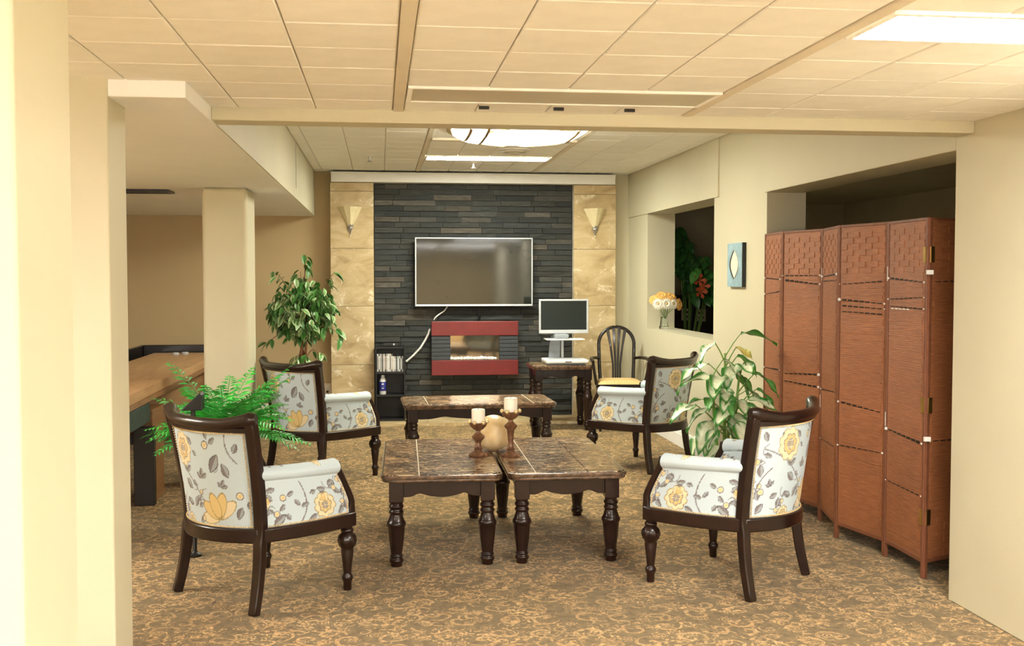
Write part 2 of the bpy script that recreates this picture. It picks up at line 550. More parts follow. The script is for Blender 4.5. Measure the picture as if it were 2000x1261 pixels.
# --- front ceiling: tiles, main bars, fixtures
ceil = struct('ceiling', MB().box(-3.2, 2.53, -2.5, 4.36, ZF+.008, ZF+.06), M['tbar'], 'front ceiling of square tiles')
struct('trim_5', MB().box(-3.2, 2.53, -2.5, .98, ZF-.002, ZF+.008).box(-3.2, -1.553, .98, 3.80, ZF-.002, ZF+.008), M['tile'], 'ceiling panel behind the viewer')
P_ = .3
tile_me = {}
def tile_mesh(wd, dp):
    key = (round(wd, 3), round(dp, 3))
    if key not in tile_me:
        a, b2 = wd/2-.0022, dp/2-.0022
        mb = MB()
        v = [(-a,-b2,.012),(a,-b2,.012),(a,b2,.012),(-a,b2,.012),(-a,-b2,.003),(a,-b2,.003),(a,b2,.003),(-a,b2,.003),
             (-a+.004,-b2+.004,0),(a-.004,-b2+.004,0),(a-.004,b2-.004,0),(-a+.004,b2-.004,0)]
        f = [(0,1,2,3)]
        for s in (0, 4):
            for i in range(4):
                j = (i+1) % 4
                f.append((s+i, s+4+i, s+4+j, s+j))
        f.append((11,10,9,8))
        mb.add(v, f)
        tile_me[key] = mb.mesh('ceiling_tile')
    return tile_me[key]
def lay_tiles(parent, xs, ys, z, holes):
    for i in range(len(xs)-1):
        for j in range(len(ys)-1):
            x0, x1, y0, y1 = xs[i], xs[i+1], ys[j], ys[j+1]
            if x1-x0 < .05 or y1-y0 < .05: continue
            cx, cy = (x0+x1)/2, (y0+y1)/2
            if any(h[0]-.01 < cx < h[1]+.01 and h[2]-.01 < cy < h[3]+.01 for h in holes): continue
            put('ceiling_tile', tile_mesh(x1-x0, y1-y0), M['tile'], parent, loc=(cx, cy, z + random.uniform(-.0008, .0008)))
def seq(a, b, p, start):
    """grid lines between a and b on the lattice start + k p, with the ends"""
    k0 = math.ceil((a-start)/p + .15); out = [a]
    x = start + k0*p
    while x < b - .15*p:
        out.append(x); x += p
    out.append(b)
    return out
BW = .022   # half width of the broad bars
fy = [.98] + [1.105 + .3045*k for k in range(11)] + [4.36]
FH = [(.1, 1.235, 3.80, 4.12), (1.285, 2.50, 2.585, 2.90)]
FYS = [.98, 1.37, 1.674, 1.979, 2.283, 2.587, 2.893, 3.197, 3.50, 3.80, 4.12, 4.36]
lay_tiles(ceil, seq(-1.55, .075-BW, .3015, .075-BW-.3015*4), FYS, ZF-.004, [])
lay_tiles(ceil, [.075+BW+k*(1.26-.075-2*BW)/4 for k in range(5)], FYS, ZF-.004, FH)
lay_tiles(ceil, seq(1.26+BW, 2.53, .305, 1.26+BW), FYS, ZF-.004, FH)
for x in (.075, 1.26):
    tag(MB().box(x-BW+.002, x+BW-.002, .98, 4.358, ZF-.0085, ZF+.008).build('main_bar', M['tbar'], ceil, bevel=.003), 'broad tan ceiling bar')
def troffer(x0, x1, y0, y1, z, lit, label, group=None):
    t = thing('ceiling_light', label, 'light', ((x0+x1)/2, (y0+y1)/2, z), 0, group)
    a, b2 = (x1-x0)/2, (y1-y0)/2
    fr = MB()
    fr.box(-a, a, -b2, -b2+.018, -.008, .008).box(-a, a, b2-.018, b2, -.008, .008)
    fr.box(-a, -a+.018, -b2+.018, b2-.018, -.008, .008).box(a-.018, a, -b2+.018, b2-.018, -.008, .008)
    fr.build('frame', M['tile'], t, bevel=.002)
    d = MB().box(-a+.018, a-.018, -b2+.018, b2-.018, -.004, .004)
    d.build('diffuser', lit, t)
    return t
troffer(.1, 1.235, 3.80, 4.11, ZF-.004, M['unlit'], 'unlit grey ceiling light panel in front of the beam')
troffer(1.285, 2.495, 2.59, 2.89, ZF-.004, M['lit_front'], 'bright lit ceiling panel at the upper right')
troffer(.1, 1.235, -1.05, -.75, ZF-.010, M['lit_added'], 'added unseen lit ceiling panel just behind the viewer')  # added out of view to light the front faces
troffer(1.285, 2.42, -1.05, -.75, ZF-.010, M['lit_added'], 'added unseen lit ceiling panel behind and right of the viewer')  # second added panel, also out of view, for front light
troffer(-2.75, -1.55, 1.55, 1.85, ZF-.010, M['lit_front'], 'added unseen lit ceiling panel left of the near column')  # added out of view to light the middle column and soffit side
for k, x in enumerate((.405, .7, .985)):
    tag(MB().box(x-.02, x+.02, 4.20, 4.215, ZF-.016, ZF-.002).build('ceiling_clip', M['black']),
        ('small black clip on the ceiling nearest the left bar', 'small black clip in the middle before the beam', 'small black clip on the ceiling nearest the right bar')[k], 'clip')

# --- far ceiling
ceil2 = struct('ceiling_far', MB().box(-.655, 2.56, 4.50, 11.0, ZB+.008, ZB+.06), M['tbar'], 'far ceiling of square tiles')
FYB = [4.52 + .3045*k for k in range(21)] + [11.0]
HB = [(.395, 1.51, 9.39, 9.70), (.395, 1.51, 6.96, 8.19)]
FYB = [4.52, 4.83, 5.13, 5.44, 5.74, 6.05, 6.35, 6.655, 6.96, 7.27, 7.57, 7.88, 8.19, 8.49, 8.79, 9.09, 9.39, 9.70, 10.0, 10.31, 10.61, 10.99]
lay_tiles(ceil2, seq(-.648, .373-BW, .305, .373-BW-.305*3), FYB, ZB-.004, HB)
lay_tiles(ceil2, [.373+BW+k*(1.532-.373-2*BW)/4 for k in range(5)], FYB, ZB-.004, HB)
lay_tiles(ceil2, seq(1.532+BW, 2.548, .305, 1.532+BW), FYB, ZB-.004, HB)
for x in (.373, 1.532):
    tag(MB().box(x-BW+.002, x+BW-.002, 4.5, 10.99, ZB-.0085, ZB+.008).build('main_bar', M['tbar'], ceil2, bevel=.003), 'broad tan ceiling bar')
MB().box(.395, 1.51, 6.96, 8.19, ZB-.003, ZB+.008).build('fixture_panel', M['tile'], ceil2)
MB().box(.395, 1.51, 8.19, 8.26, ZB-.022, ZB-.005).build('cross_bar', M['tbar'], ceil2, bevel=.003)
t = troffer(.397, 1.508, 9.395, 9.695, ZB-.004, M['lit_far'], 'lit fluorescent panel above the television wall')

# oval brass lamp
t = thing('oval_ceiling_lamp', 'large oval glass ceiling lamp with brass ribs', 'light', (.96, 7.40, ZB-.012))
def oval(a, b2, p, n=48):
    out = []
    for i in range(n):
        th = 2*PI*i/n
        c, s = math.cos(th), math.sin(th)
        out.append((a*math.copysign(abs(c)**p, c), b2*math.copysign(abs(s)**p, s)))
    return out
A_, B_ = .50, .64
mb = MB(); n = 48
rings = [(1.0, 0.0), (.97, -.045), (.86, -.075), (.60, -.092), (.25, -.098)]
for s, z in rings:
    mb.v += [(x*s, y*s, z) for x, y in oval(A_*.95, B_*.95, .75)]
for k in range(len(rings)-1):
    for i in range(n):
        j = (i+1) % n
        mb.f.append((k*n+i, (k+1)*n+i, (k+1)*n+j, k*n+j))
mb.f.append(tuple((len(rings)-1)*n + i for i in range(n)))
mb.build('glass_bowl', M['lit_dome'], t, smooth=50)
mb = MB()
o1, o2 = oval(A_, B_, .75), oval(A_*.93, B_*.93, .75)
for zz in (0.004, -.022):
    mb.v += [(x, y, zz) for x, y in o1] + [(x, y, zz) for x, y in o2]
for i in range(n):
    j = (i+1) % n
    mb.f += [(i, j, n+j, n+i), (2*n+i, 3*n+i, 3*n+j, 2*n+j), (i, 2*n+i, 2*n+j, j), (n+i, n+j, 3*n+j, 3*n+i)]
mb.build('brass_rim', M['brass'], t)
def dome_z(x, y):
    s = max(abs(x)/(A_*.95), abs(y)/(B_*.95), (abs(x/(A_*.95))**2.2 + abs(y/(B_*.95))**2.2)**(1/2.2))
    for (s1, z1), (s0, z0) in zip(rings, rings[1:]):
        if s0 <= s <= s1: return z0 + (z1-z0)*(s-s0)/(s1-s0)
    return rings[-1][1] if s < .25 else 0
def rib(x0, y0, x1, y1, wd):
    pts = []
    for k in range(13):
        u = k/12
        x, y = x0+(x1-x0)*u, y0+(y1-y0)*u
        pts.append((x, y, dome_z(x, y)-.004))
    MB().bar(pts, wd, .012, (-(y1-y0), x1-x0, 0)).build('brass_rib', M['brass'], t)
for sx in (-1, 1):
    rib(sx*.36, -.46, sx*.36, .46, .022)
    rib(sx*.25, -.56, sx*.25, .56, .020) if sx < 0 else None
rib(0, .585, -.25, .30, .015); rib(0, .585, .34, .32, .015)
rib(0, -.585, -.25, -.30, .015); rib(0, -.585, .34, -.32, .015)
# round air diffuser, sprinklers
t = thing('air_diffuser', 'round ceiling air diffuser beside the lit strip', 'vent', (1.11, 8.90, ZB-.004))
MB().lathe([(.15, 0), (.148, -.006), (.12, -.010), (.118, -.004)], 28).build('flange', M['white'], t, smooth=40)
MB().lathe([(.10, -.004), (.095, -.022), (.07, -.026)], 28).build('outer_cone', M['unlit'], t, smooth=40)
MB().lathe([(.05, -.026), (.045, -.034), (.01, -.036)], 20).build('inner_cone', M['unlit'], t, smooth=40)
def sprinkler(loc, label, m2):
    t = thing('sprinkler_head', label, 'sprinkler', loc)
    MB().lathe([(.035, 0), (.033, -.006), (.012, -.009)], 16).build('escutcheon', M['white'], t, smooth=40)
    MB().lathe([(.010, -.009), (.010, -.045), (.006, -.05)], 10).build('body', m2, t, smooth=40)
    MB().lathe([(.022, -.050), (.024, -.054), (.004, -.055)], 12).build('deflector', m2, t, smooth=40)
sprinkler((-.085, 9.47, ZB-.004), 'small sprinkler head in the far ceiling left of the lamps', M['steel'])
sprinkler((.855, 9.90, ZB-.004), 'white sprinkler head hanging in front of the lit strip', M['white'])
# dark vent in the soffit
troffer(-3.12, -2.80, 4.6, 5.8, ZS-.004, M['lit_front'], 'added unseen lit panel in the soffit along the left wall')  # added out of view to brighten the soffit and pillar
t = thing('soffit_vent', 'dark metal vent in the underside of the soffit', 'vent', (-1.72, 7.86, ZS))
MB().box(-.26, .26, -.12, -.10, -.016, 0).box(-.26, .26, .10, .12, -.016, 0).box(-.26, -.24, -.1, .1, -.016, 0).box(.24, .26, -.1, .1, -.016, 0).build('frame', M['vent'], t, bevel=.002)
for k in range(6):
    MB().box(-.24, .24, -.083+k*.03, -.070+k*.03, -.013, -.002).build('slat', M['vent'], t)
tag(MB().bar([(-.646, 8.55, 2.50), (-.646, 8.55, 2.14)], .006, .006, (0,1,0)).build('wall_wire', M['steel']), 'thin grey wire down the side of the soffit', 'wire')

# --- stone wall: slate ledger stones
slate_wall = struct('wall_slate', MB().box(-.06, 1.955, 10.90, 11.0, .03, 2.385), M['blackwood'], 'feature wall of dark stacked slate strips')
sl_me = []
for k in range(10):
    mb = MB(); ln = 1.0
    jit = lambda s: random.uniform(-s, s)
    v = []
    for (x, z) in ((-.5, -.5), (.5, -.5), (.5, .5), (-.5, .5)):
        v.append((x, 0, z))
    for (x, z) in ((-.5, -.5), (0, -.5), (.5, -.5), (.5, .5), (0, .5), (-.5, .5)):
        v.append((x*(.985), -1+jit(.22), z*(.93)+jit(.02)))
    f = [(0,1,2,3), (4,5,8,9), (5,6,7,8), (0,4,5,6,1), (1,6,7,2), (2,7,8,9,3), (3,9,4,0)]
    mb.add(v, f); me = mb.mesh('slate_strip'); sl_me.append(me)
rows = 43
hrow = (2.385-.03)/rows
cnt = 0
for r_ in range(rows):
    x = -.055 - random.uniform(0, .2)
    while x < 1.95 and cnt < 300:
        ln = random.uniform(.22, .46)
        a, b2 = max(x, -.055), min(x+ln, 1.95)
        if 1.95-b2 < .10: b2 = 1.95
        if b2-a > .05:
            put('slate_strip', random.choice(sl_me), M['slate'], slate_wall, loc=((a+b2)/2, 10.905, .03+hrow*(r_+.5)),
                scale=(b2-a-.002, random.uniform(.012, .034), hrow-.002))
            cnt += 1
        x += ln if b2 < 1.95 else 9
# --- travertine pillars
for name, lab, x0, x1, zs in (('wall_stone_left', 'cream stone pillar left of the slate', -.487, -.062, [.03, .577, 1.16, 1.734, 2.30, 2.385]),
                         ('wall_stone_right', 'cream stone pillar right of the slate', 1.955, 2.39, [.03, .58, 1.157, 1.732, 2.29, 2.385])):
    pil = struct(name, MB().box(x0+.003, x1-.003, 10.815, 11.0, .03, 2.385), M['tbar'], lab)
    for a, b2 in zip(zs, zs[1:]):
        MB().box(-(x1-x0)/2, (x1-x0)/2, -.012, .02, -(b2-a)/2+.0015, (b2-a)/2-.0015).build('stone_slab', M['travertine'], pil, bevel=.003).location = ((x0+x1)/2, 10.807, (a+b2)/2)
struct('trim_6', MB().box(-.475, 2.372, 10.74, 10.99, 2.387, 2.478).box(-.478, 2.375, 10.73, 10.99, 2.470, 2.485), M['white'], 'white valance strip over the stone wall', bevel=.003)
struct('trim_7', MB().box(2.39, 2.56, 10.93, 11.0, .03, ZB), M['paint'], 'narrow cream wall strip beside the right stone pillar')

#MARK-OBJECTS
# ================================================================== UPHOLSTERED ARMCHAIRS
CB = np.array([.53, .63, .69]); CGOLD = np.array([.66, .50, .22]); CDK = np.array([.12, .10, .10]); CGR = np.array([.20, .18, .185]); CPALE = np.array([.76, .66, .44])
def paint(S, T, motifs):
    """woven floral print on cloth coordinates S, T in metres"""
    C = np.tile(CB, (S.size, 1)).astype(float)
    s = S.ravel(); t = T.ravel()
    def blend(mask, col, a=1.0):
        C[mask] = C[mask]*(1-a) + col*a
    for mo in motifs:
        k = mo[0]
        if k == 'flower':
            _, x, y, r0 = mo
            dx, dy = s-x, t-y; r = np.hypot(dx, dy); th = np.arctan2(dy, dx)
            rm = r0*(.84 + .16*np.abs(np.sin(4.5*th+x*7)))
            blend(r < rm, CPALE); blend((r < rm) & (r > rm-.0045), CGOLD*.55)
            r2 = r0*.62*(.82+.18*np.abs(np.sin(3.5*th+1)))
            blend(r < r2, CGOLD); blend((r < r2) & (r > r2-.004), CDK*1.6)
            r3 = r0*.32
            blend(r < r3, CPALE); blend((r < r3) & ((np.sin(dx*700) > .4) | (np.sin(dy*700) > .4)), CGR)
        elif k == 'tulip':
            _, x, y, r0, a0 = mo
            for d in (-1.25, 1.25, -.62, .62, 0):
                a = a0+d; ca, sa = math.cos(a), math.sin(a)
                u = (s-x)*ca+(t-y)*sa - r0*.5; v = -(s-x)*sa+(t-y)*ca
                q = (u/(r0*.55))**2 + (v/(r0*.26))**2
                blend(q < 1, CPALE*.97 if abs(d) > 1 else CGOLD*1.06); blend((q < 1) & (q > .78), CGOLD*.55)
        elif k == 'leaf':
            _, x, y, ln, a = mo[:5]; col = mo[5] if len(mo) > 5 else CGR
            ca, sa = math.cos(a), math.sin(a)
            u = ((s-x)*ca+(t-y)*sa)/ln; v = (-(s-x)*sa+(t-y)*ca)/ln
            wd = .27*np.sin(np.clip(u, 0, 1)*PI)**.8
            ins = (u > 0) & (u < 1) & (np.abs(v) < wd)
            blend(ins & (v > 0), col); blend(ins & (v <= 0), CB*.85*.5+col*.5); blend(ins & (np.abs(v) > wd-.05), CDK)
        elif k == 'stem':
            pts = mo[1]; wd = mo[2] if len(mo) > 2 else .0028
            for (x0, y0), (x1, y1) in zip(pts, pts[1:]):
                L = max(1e-6, (x1-x0)**2+(y1-y0)**2)
                h = np.clip(((s-x0)*(x1-x0)+(t-y0)*(y1-y0))/L, 0, 1)
                d = np.hypot(s-x0-h*(x1-x0), t-y0-h*(y1-y0))
                blend(d < wd, CGR)
        elif k == 'bud':
            _, x, y, r0 = mo
            r = np.hypot(s-x, t-y)
            blend(r < r0, CPALE); blend((r < r0) & (r > r0*.72), CGR); blend(r < r0*.4, CGOLD)
    return C
def curve(p0, p1, bend, n=8):
    out = []
    for k in range(n+1):
        u = k/n; x = p0[0]+(p1[0]-p0[0])*u; y = p0[1]+(p1[1]-p0[1])*u
        o = bend*4*u*(1-u); L = math.hypot(p1[0]-p0[0], p1[1]-p0[1])
        out.append((x-o*(p1[1]-p0[1])/L, y+o*(p1[0]-p0[0])/L))
    return out
def trefoil(x, y, s=.03, a=PI/2):
    return [('leaf', x, y, s, a), ('leaf', x, y, s*.85, a+.95), ('leaf', x, y, s*.85, a-.95)]
BACK_M = [('stem', curve((.05, .33), (.36, .10), .035)), ('stem', curve((.50, .43), (.545, .30), -.02)), ('stem', curve((.02, .10), (.10, .24), .02)),
          ('flower', .20, .345, .082), ('tulip', .435, .055, .112, 1.95), ('leaf', .405, .255, .095, 1.05), ('leaf', .26, .17, .07, 2.5), ('leaf', .22, .245, .05, .6),
          ('leaf', .25, .10, .055, 2.9), ('leaf', .30, .14, .06, -2.2), ('bud', .385, .375, .020), ('leaf', .41, .38, .045, .7), ('leaf', .40, .40, .04, 1.9),
          ('leaf', .50, .235, .07, 2.0), ('leaf', .53, .05, .06, 1.2), ('bud', .545, .155, .018), ('leaf', .04, .20, .06, 1.6), ('bud', .05, .13, .017), ('leaf', .10, .10, .05, .4),
          ('leaf', .15, .05, .05, 1.4), ('bud', .17, .03, .016), ('flower', .20, .015, .045), ('leaf', .03, .03, .06, .9), ('leaf', .30, .02, .05, .8), ('bud', .33, .045, .014),
          ('leaf', .25, .40, .05, -.6), ('leaf', .04, .41, .05, -1.2), ('bud', .02, .27, .015), ('leaf', .32, .32, .035, 2.4), ('leaf', .55, .39, .05, -1.9)]
BACK_M += trefoil(.345, .225, .048) + trefoil(.46, .19, .04, 1.2) + trefoil(.10, .155, .036, 1.9)
ARM_M = [('stem', curve((.175, .0), (.205, .20), -.03)), ('stem', curve((.03, .02), (.01, .16), .02)), ('stem', curve((.40, .05), (.44, .18), -.02)), ('flower', .315, .075, .062), ('tulip', .315, .095, .03, 1.9),
         ('leaf', .06, .015, .07, .7), ('leaf', .19, .085, .045, .3), ('leaf', .185, .09, .04, 2.2), ('bud', .075, .065, .015), ('leaf', .09, .075, .04, .9), ('bud', .11, .135, .016), ('leaf', .13, .14, .04, .5),
         ('leaf', .06, .125, .045, 2.3), ('leaf', .03, .17, .05, .2), ('bud', .02, .075, .017), ('leaf', .225, .015, .05, .5), ('leaf', .245, .14, .04, .2), ('leaf', .29, .155, .05, -.2), ('leaf', .36, .165, .045, .4),
         ('bud', .415, .075, .014), ('leaf', .425, .10, .04, 1.1), ('bud', .39, .145, .014), ('leaf', .45, .03, .055, 2.0), ('bud', .455, .13, .014), ('leaf', .39, .02, .05, .8), ('leaf', .14, .03, .04, 2.2), ('tulip', .02, .12, .03, .6)]
_r = random.Random(4)
for _m, _w, _h, _n in ((BACK_M, .60, .45, 16), (ARM_M, .47, .21, 9)):
    for _k in range(_n):
        _x, _y = _r.uniform(.02, _w-.02), _r.uniform(.02, _h-.02)
        _m.insert(0, ('leaf', _x, _y, _r.uniform(.03, .05), _r.uniform(0, 6.28)))
        _m.insert(0, ('stem', curve((_x, _y), (_x+_r.uniform(-.05, .05), _y+_r.uniform(-.05, .05)), .012, 5), .0018))
        if _k % 3 == 0: _m.insert(0, ('bud', _x+_r.uniform(-.04, .04), _y+_r.uniform(-.03, .03), .013))
ROLL_M = [('leaf', .04, .05, .05, .3), ('flower', .18, .10, .035), ('leaf', .25, .06, .045, 2.6), ('bud', .10, .13, .014), ('leaf', .33, .12, .05, .4), ('bud', .40, .06, .014), ('tulip', .30, .05, .04, .6), ('leaf', .42, .13, .04, 2.), ('leaf', .12, .04, .04, 1.2)]

def hw(z):      # half width of the back between the posts at height z
    u = max(0.0, (z-.34)/.50)
    return .262 + .034*u**1.4
def yb(z):      # chord of the back
    u = max(0.0, (z-.34)/.50)
    return -.205 - .075*u**1.5
def back_pt(t, z, off=0.0):
    """t in -1..1 across; off = inward offset"""
    h = hw(z); sag = .108 - .016*(z-.34)/.5
    x = h*t; y = yb(z) - sag*(1-t*t)
    nx, ny = 2*sag*t/h, 1.0
    L = math.hypot(nx, ny)
    return (x - off*nx/L, y + off*ny/L, z)

def colored_grid(P, S, T, motifs, flip=False):
    mb = MB(); mb.grid(P, flip); mb.c = paint(np.asarray(S), np.asarray(T), motifs)
    return mb

def join_grid(parts):
    out = MB(); cs = []
    for p in parts:
        n0 = len(out.v); out.v += p.v; out.f += [tuple(i+n0 for i in f) for f in p.f]; cs.append(p.c)
    out.c = np.concatenate(cs); return out

def make_chair():
    t = thing('armchair', 'x', 'armchair', (0,0,0), 0, 'floral armchairs around the low tables')
    W = M['wood']
    # ---- back upholstery: outer skin with print, inner skin, edges
    nu, nv = 170, 118
    us = np.linspace(-.93, .93, nu); zs = np.linspace(.352, .808, nv)
    def skin(off, us, zs, s_flip=False):
        P = np.array([[back_pt(u, z, off if not callable(off) else off(u, z)) for z in zs] for u in us])
        S = np.array([[(u+.93)/1.86*.60 for z in zs] for u in us]); T = np.array([[z-.352 for z in zs] for u in us])
        return P, S, T
    puff = lambda u, z: -.016*(1-(u/.93)**4)*math.sin(min(1, max(0, (z-.352)/.456))*PI)**.5
    P, S, T = skin(puff, us, zs)
    a = colored_grid(P, S, T, BACK_M)
    us2 = np.linspace(-.93, .93, 70); zs2 = np.linspace(.352, .808, 60)
    inn = lambda u, z: .045 + .030*(1-(u/.93)**4)*math.sin(min(1, max(0, (z-.352)/.456))*PI)**.4
    P2, S2, T2 = skin(inn, us2, zs2)
    b = colored_grid(P2, .6-S2, T2, BACK_M, True)
    edge = MB(); cols = []
    for u in (-.93, .93):
        g = np.array([[back_pt(u, z, o) for z in zs2] for o in (0, .045)]); edge.grid(g)
    g = np.array([[back_pt(u, .808, o) for u in us2] for o in (0, .045)]); edge.grid(g)
    edge.c = np.tile(CB, (len(edge.v), 1))
    ub = join_grid([a, b, edge]).build('back_upholstery', M['fabric'], t, smooth=60)
    # ---- arms
    for sd in (-1, 1):
        def arm_base(v, z):      # v 0..1 from post to front; outer face
            x0, y0 = hw(z), yb(z)
            zt = (z-.35)/.23
            yf = .268 - .085*(max(0, zt-.28)/.72)**1.2 if zt > .28 else .268
            y = y0 + (yf-y0)*v
            x = x0 + (.318-x0)*v + .022*math.sin(v*PI)
            return x, y, z
        vs = np.linspace(.035, .965, 120); zz = np.linspace(.352, .572, 60)
        P = np.array([[(sd*(arm_base(v, z)[0] + .006*math.sin(v*PI)), arm_base(v, z)[1], z) for z in zz] for v in vs])
        S = np.array([[v*.47 for z in zz] for v in vs]); T = np.array([[z-.352 for z in zz] for v in vs])
        a = colored_grid(P, S, T, ARM_M, sd < 0)
        vs2 = np.linspace(.035, .965, 50); zz2 = np.linspace(.352, .572, 26)
        P = np.array([[(sd*(arm_base(v, z)[0]-.055-.008*math.sin(v*PI)), arm_base(v, z)[1], z) for z in zz2] for v in vs2])
        S = np.array([[v*.47 for z in zz2] for v in vs2]); T = np.array([[z-.352 for z in zz2] for v in vs2])
        b = colored_grid(P, S, T, ARM_M, sd > 0)
        cap = MB()
        for v in (.035, .965):
            cap.grid(np.array([[(sd*(arm_base(v, z)[0]-o), arm_base(v, z)[1], z) for z in zz2] for o in (0, .055)]))
        cap.c = np.tile(CB, (len(cap.v), 1))
        join_grid([a, b, cap]).build('arm_panel', M['fabric'], t, smooth=60)
        # padded roll on top
        n1, n2 = 110, 26
        P = []; S = []; T = []
        for i in range(n1):
            v = i/(n1-1); x, y, z = arm_base(.02+.97*v, .575)
            fl = 1+.10*(v**3)
            row = []; sr = []; tr = []
            for j in range(n2):
                th = 2*PI*j/(n2-1)
                row.append((sd*(x-.022 + .044*fl*math.cos(th)), y, .588 + .033*fl*math.sin(th) + .012*(1-v)))
                sr.append(v*.46); tr.append(th/(2*PI)*.22)
            P.append(row); S.append(sr); T.append(tr)
        a = colored_grid(np.array(P), np.array(S), np.array(T), ROLL_M)
        capf = MB()
        for e in (0, n1-1):
            base = len(capf.v); capf.v += P[e][:-1]; capf.f.append(tuple(range(base, base+n2-1)))
        capf.c = np.tile(CB, (len(capf.v), 1))
        join_grid([a, capf]).build('arm_roll', M['fabric'], t, smooth=60)
        # carved front arm post (S curve) above the front leg
        pts = []
        for k in range(13):
            z = .345 + .265*k/12
            zt = (z-.35)/.23
            y = .272 - .088*(max(0, zt-.28)/.72)**1.2 if zt > .28 else .272
            if z > .575: y += .5*(z-.575)
            pts.append((sd*.292, y+.006, z))
        MB().bar(pts, [.052]*13, [.040-.010*math.sin(k/12*PI) for k in range(13)], (1,0,0)).build('arm_post', W, t, smooth=40, bevel=.008)
        # rear post: sabre leg below, raked stile above, one piece
        pts = []; ws = []
        for k in range(23):
            z = .835*k/22
            if z < .34:
                q = (1-z/.34); x = .268 + .018*q**1.6; y = -.212 - .050*q**1.9
            else:
                x = hw(z)+.002; y = yb(z)+.002
            pts.append((sd*x, y, z)); ws.append(.040+.006*min(1, z/.34))
        MB().bar(pts, ws, [w*1.05 for w in ws], (1,.35*sd,0)).build('rear_leg_post', W, t, smooth=40, bevel=.006)
        # turned front leg
        prof = [(.017, 0), (.019, .004), (.020, .040), (.024, .048), (.027, .060), (.023, .070), (.018, .078), (.0185, .082), (.030, .185), (.028, .192), (.030, .197),
                (.041, .212), (.046, .232), (.042, .252), (.031, .264), (.026, .270), (.030, .276), (.030, .284), (.024, .290), (.026, .306), (.034, .312)]
        MB().lathe(prof, 24, (sd*.300, .258, 0), flute=(11, 13, .10)).build('front_leg', W, t, smooth=45)
    # ---- seat rail running round the chair
    pts = []
    for k in range(25):
        u = -1+2*k/24; p = back_pt(u*.99, .335, -.004); pts.append((p[0], p[1], .333))
    side = lambda sd: [(sd*(.262+.056*v + .024*math.sin(v*PI)+.004), -.205+.485*v, .333) for v in [i/10 for i in range(11)]]
    MB().bar(pts, .062, .040, (0,0,1)).build('seat_rail', W, t, smooth=50, bevel=.006)
    for sd in (-1, 1):
        MB().bar(side(sd), .062, .040, (0,0,1)).build('seat_rail', W, t, smooth=50, bevel=.006)
    MB().bar([(-.318, .272, .333), (0, .285, .333), (.318, .272, .333)], .062, .040, (0,0,1)).build('seat_rail', W, t, smooth=50, bevel=.006)
    # ---- seat cushion
    mb = MB(); n1 = 40
    def seat_pt(i, j, up):
        a = -1+2*i/(n1-1); b2 = j/(n1-1)
        wdt = (.205+.035*b2)
        y = -.20+.468*b2 - .05*(1-a*a)*(1-b2)
        e = (1-abs(a)**6)*(1-(2*b2-1)**8)
        return (a*wdt, y, .362 + up*(.085*max(0, e)**.5))
    P = np.array([[seat_pt(i, j, 1) for j in range(n1)] for i in range(n1)])
    S = np.array([[.5*i/n1 for j in range(n1)] for i in range(n1)]); T = np.array([[.45*j/n1 for j in range(n1)] for i in range(n1)])
    a = colored_grid(P, S, T, BACK_M)
    P = np.array([[seat_pt(i, j, 0) for j in range(n1)] for i in range(n1)])
    b = colored_grid(P, S, T, BACK_M, True)
    join_grid([a, b]).build('seat_cushion', M['fabric'], t, smooth=60)
    # ---- top rail with rolled ears
    pts = []; rd = []
    for k in range(33):
        u = -1.09+2.18*k/32
        p = back_pt(u, .835, .004)
        au = abs(u)
        lift = .030*max(0.0, au-.55)**1.3*2.2
        pts.append((p[0], p[1]-.004-.02*max(0, au-.95), .822+lift))
        rd.append(.026+.010*max(0, au-.80)/.33 if k not in (0, 32) else .022)
    MB().tube(pts, rd, 12, 1.0).build('top_rail', W, t, smooth=60)
    # a slim fillet beneath the rail
    pts = [tuple(back_pt(-.97+1.94*k/24, .800, -.008)) for k in range(25)]
    MB().bar(pts, .022, .022, (0,0,1)).build('rail_fillet', W, t, smooth=50, bevel=.003)
    # ---- brass nail heads along every edge
    mb = MB()
    def nail(p, nrm):
        nv_ = Vector(nrm).normalized(); a = nv_.orthogonal().normalized(); b2 = nv_.cross(a); p = Vector(p); r0 = .0058
        v = [tuple(p + a*r0*math.cos(q)+b2*r0*math.sin(q)) for q in (0, PI/2*1, PI, PI*1.5)] + [tuple(p+nv_*.0055)]
        mb.add(v, [(0,1,4),(1,2,4),(2,3,4),(3,0,4)])
    for k in range(54):
        u = -.9+1.8*k/53
        for z in (.370, .784):
            p = back_pt(u, z, -.005-.016*(1-(u/.93)**4)*math.sin((z-.352)/.456*PI)**.5); nail(p, (u*.5, -1, 0))
    for sd in (-1, 1):
        for k in range(38):
            z = .372+.415*k/37; p = back_pt(sd*.893, z, -.006); nail(p, (sd*.5, -1, 0))
        for k in range(40):
            v = .06+.88*k/39; x, y, z = arm_base_(v, .368); nail((sd*(x+.006*math.sin(v*PI)+.001), y, z), (sd, 0, 0))
        for k in range(19):
            z = .372+.19*k/18
            for v in (.055, .945):
                x, y, z2 = arm_base_(v, z); nail((sd*(x+.006*math.sin(v*PI)+.001), y, z2), (sd, 0, 0))
    o = mb.build('nailhead_trim', M['gold'], t); o['kind'] = 'stuff'
    return t
def arm_base_(v, z):
    x0, y0 = hw(z), yb(z); zt = (z-.35)/.23
    yf = .268 - .085*(max(0, zt-.28)/.72)**1.2 if zt > .28 else .268
    return x0 + (.318-x0)*v + .022*math.sin(v*PI), y0 + (yf-y0)*v, z
ch0 = make_chair()
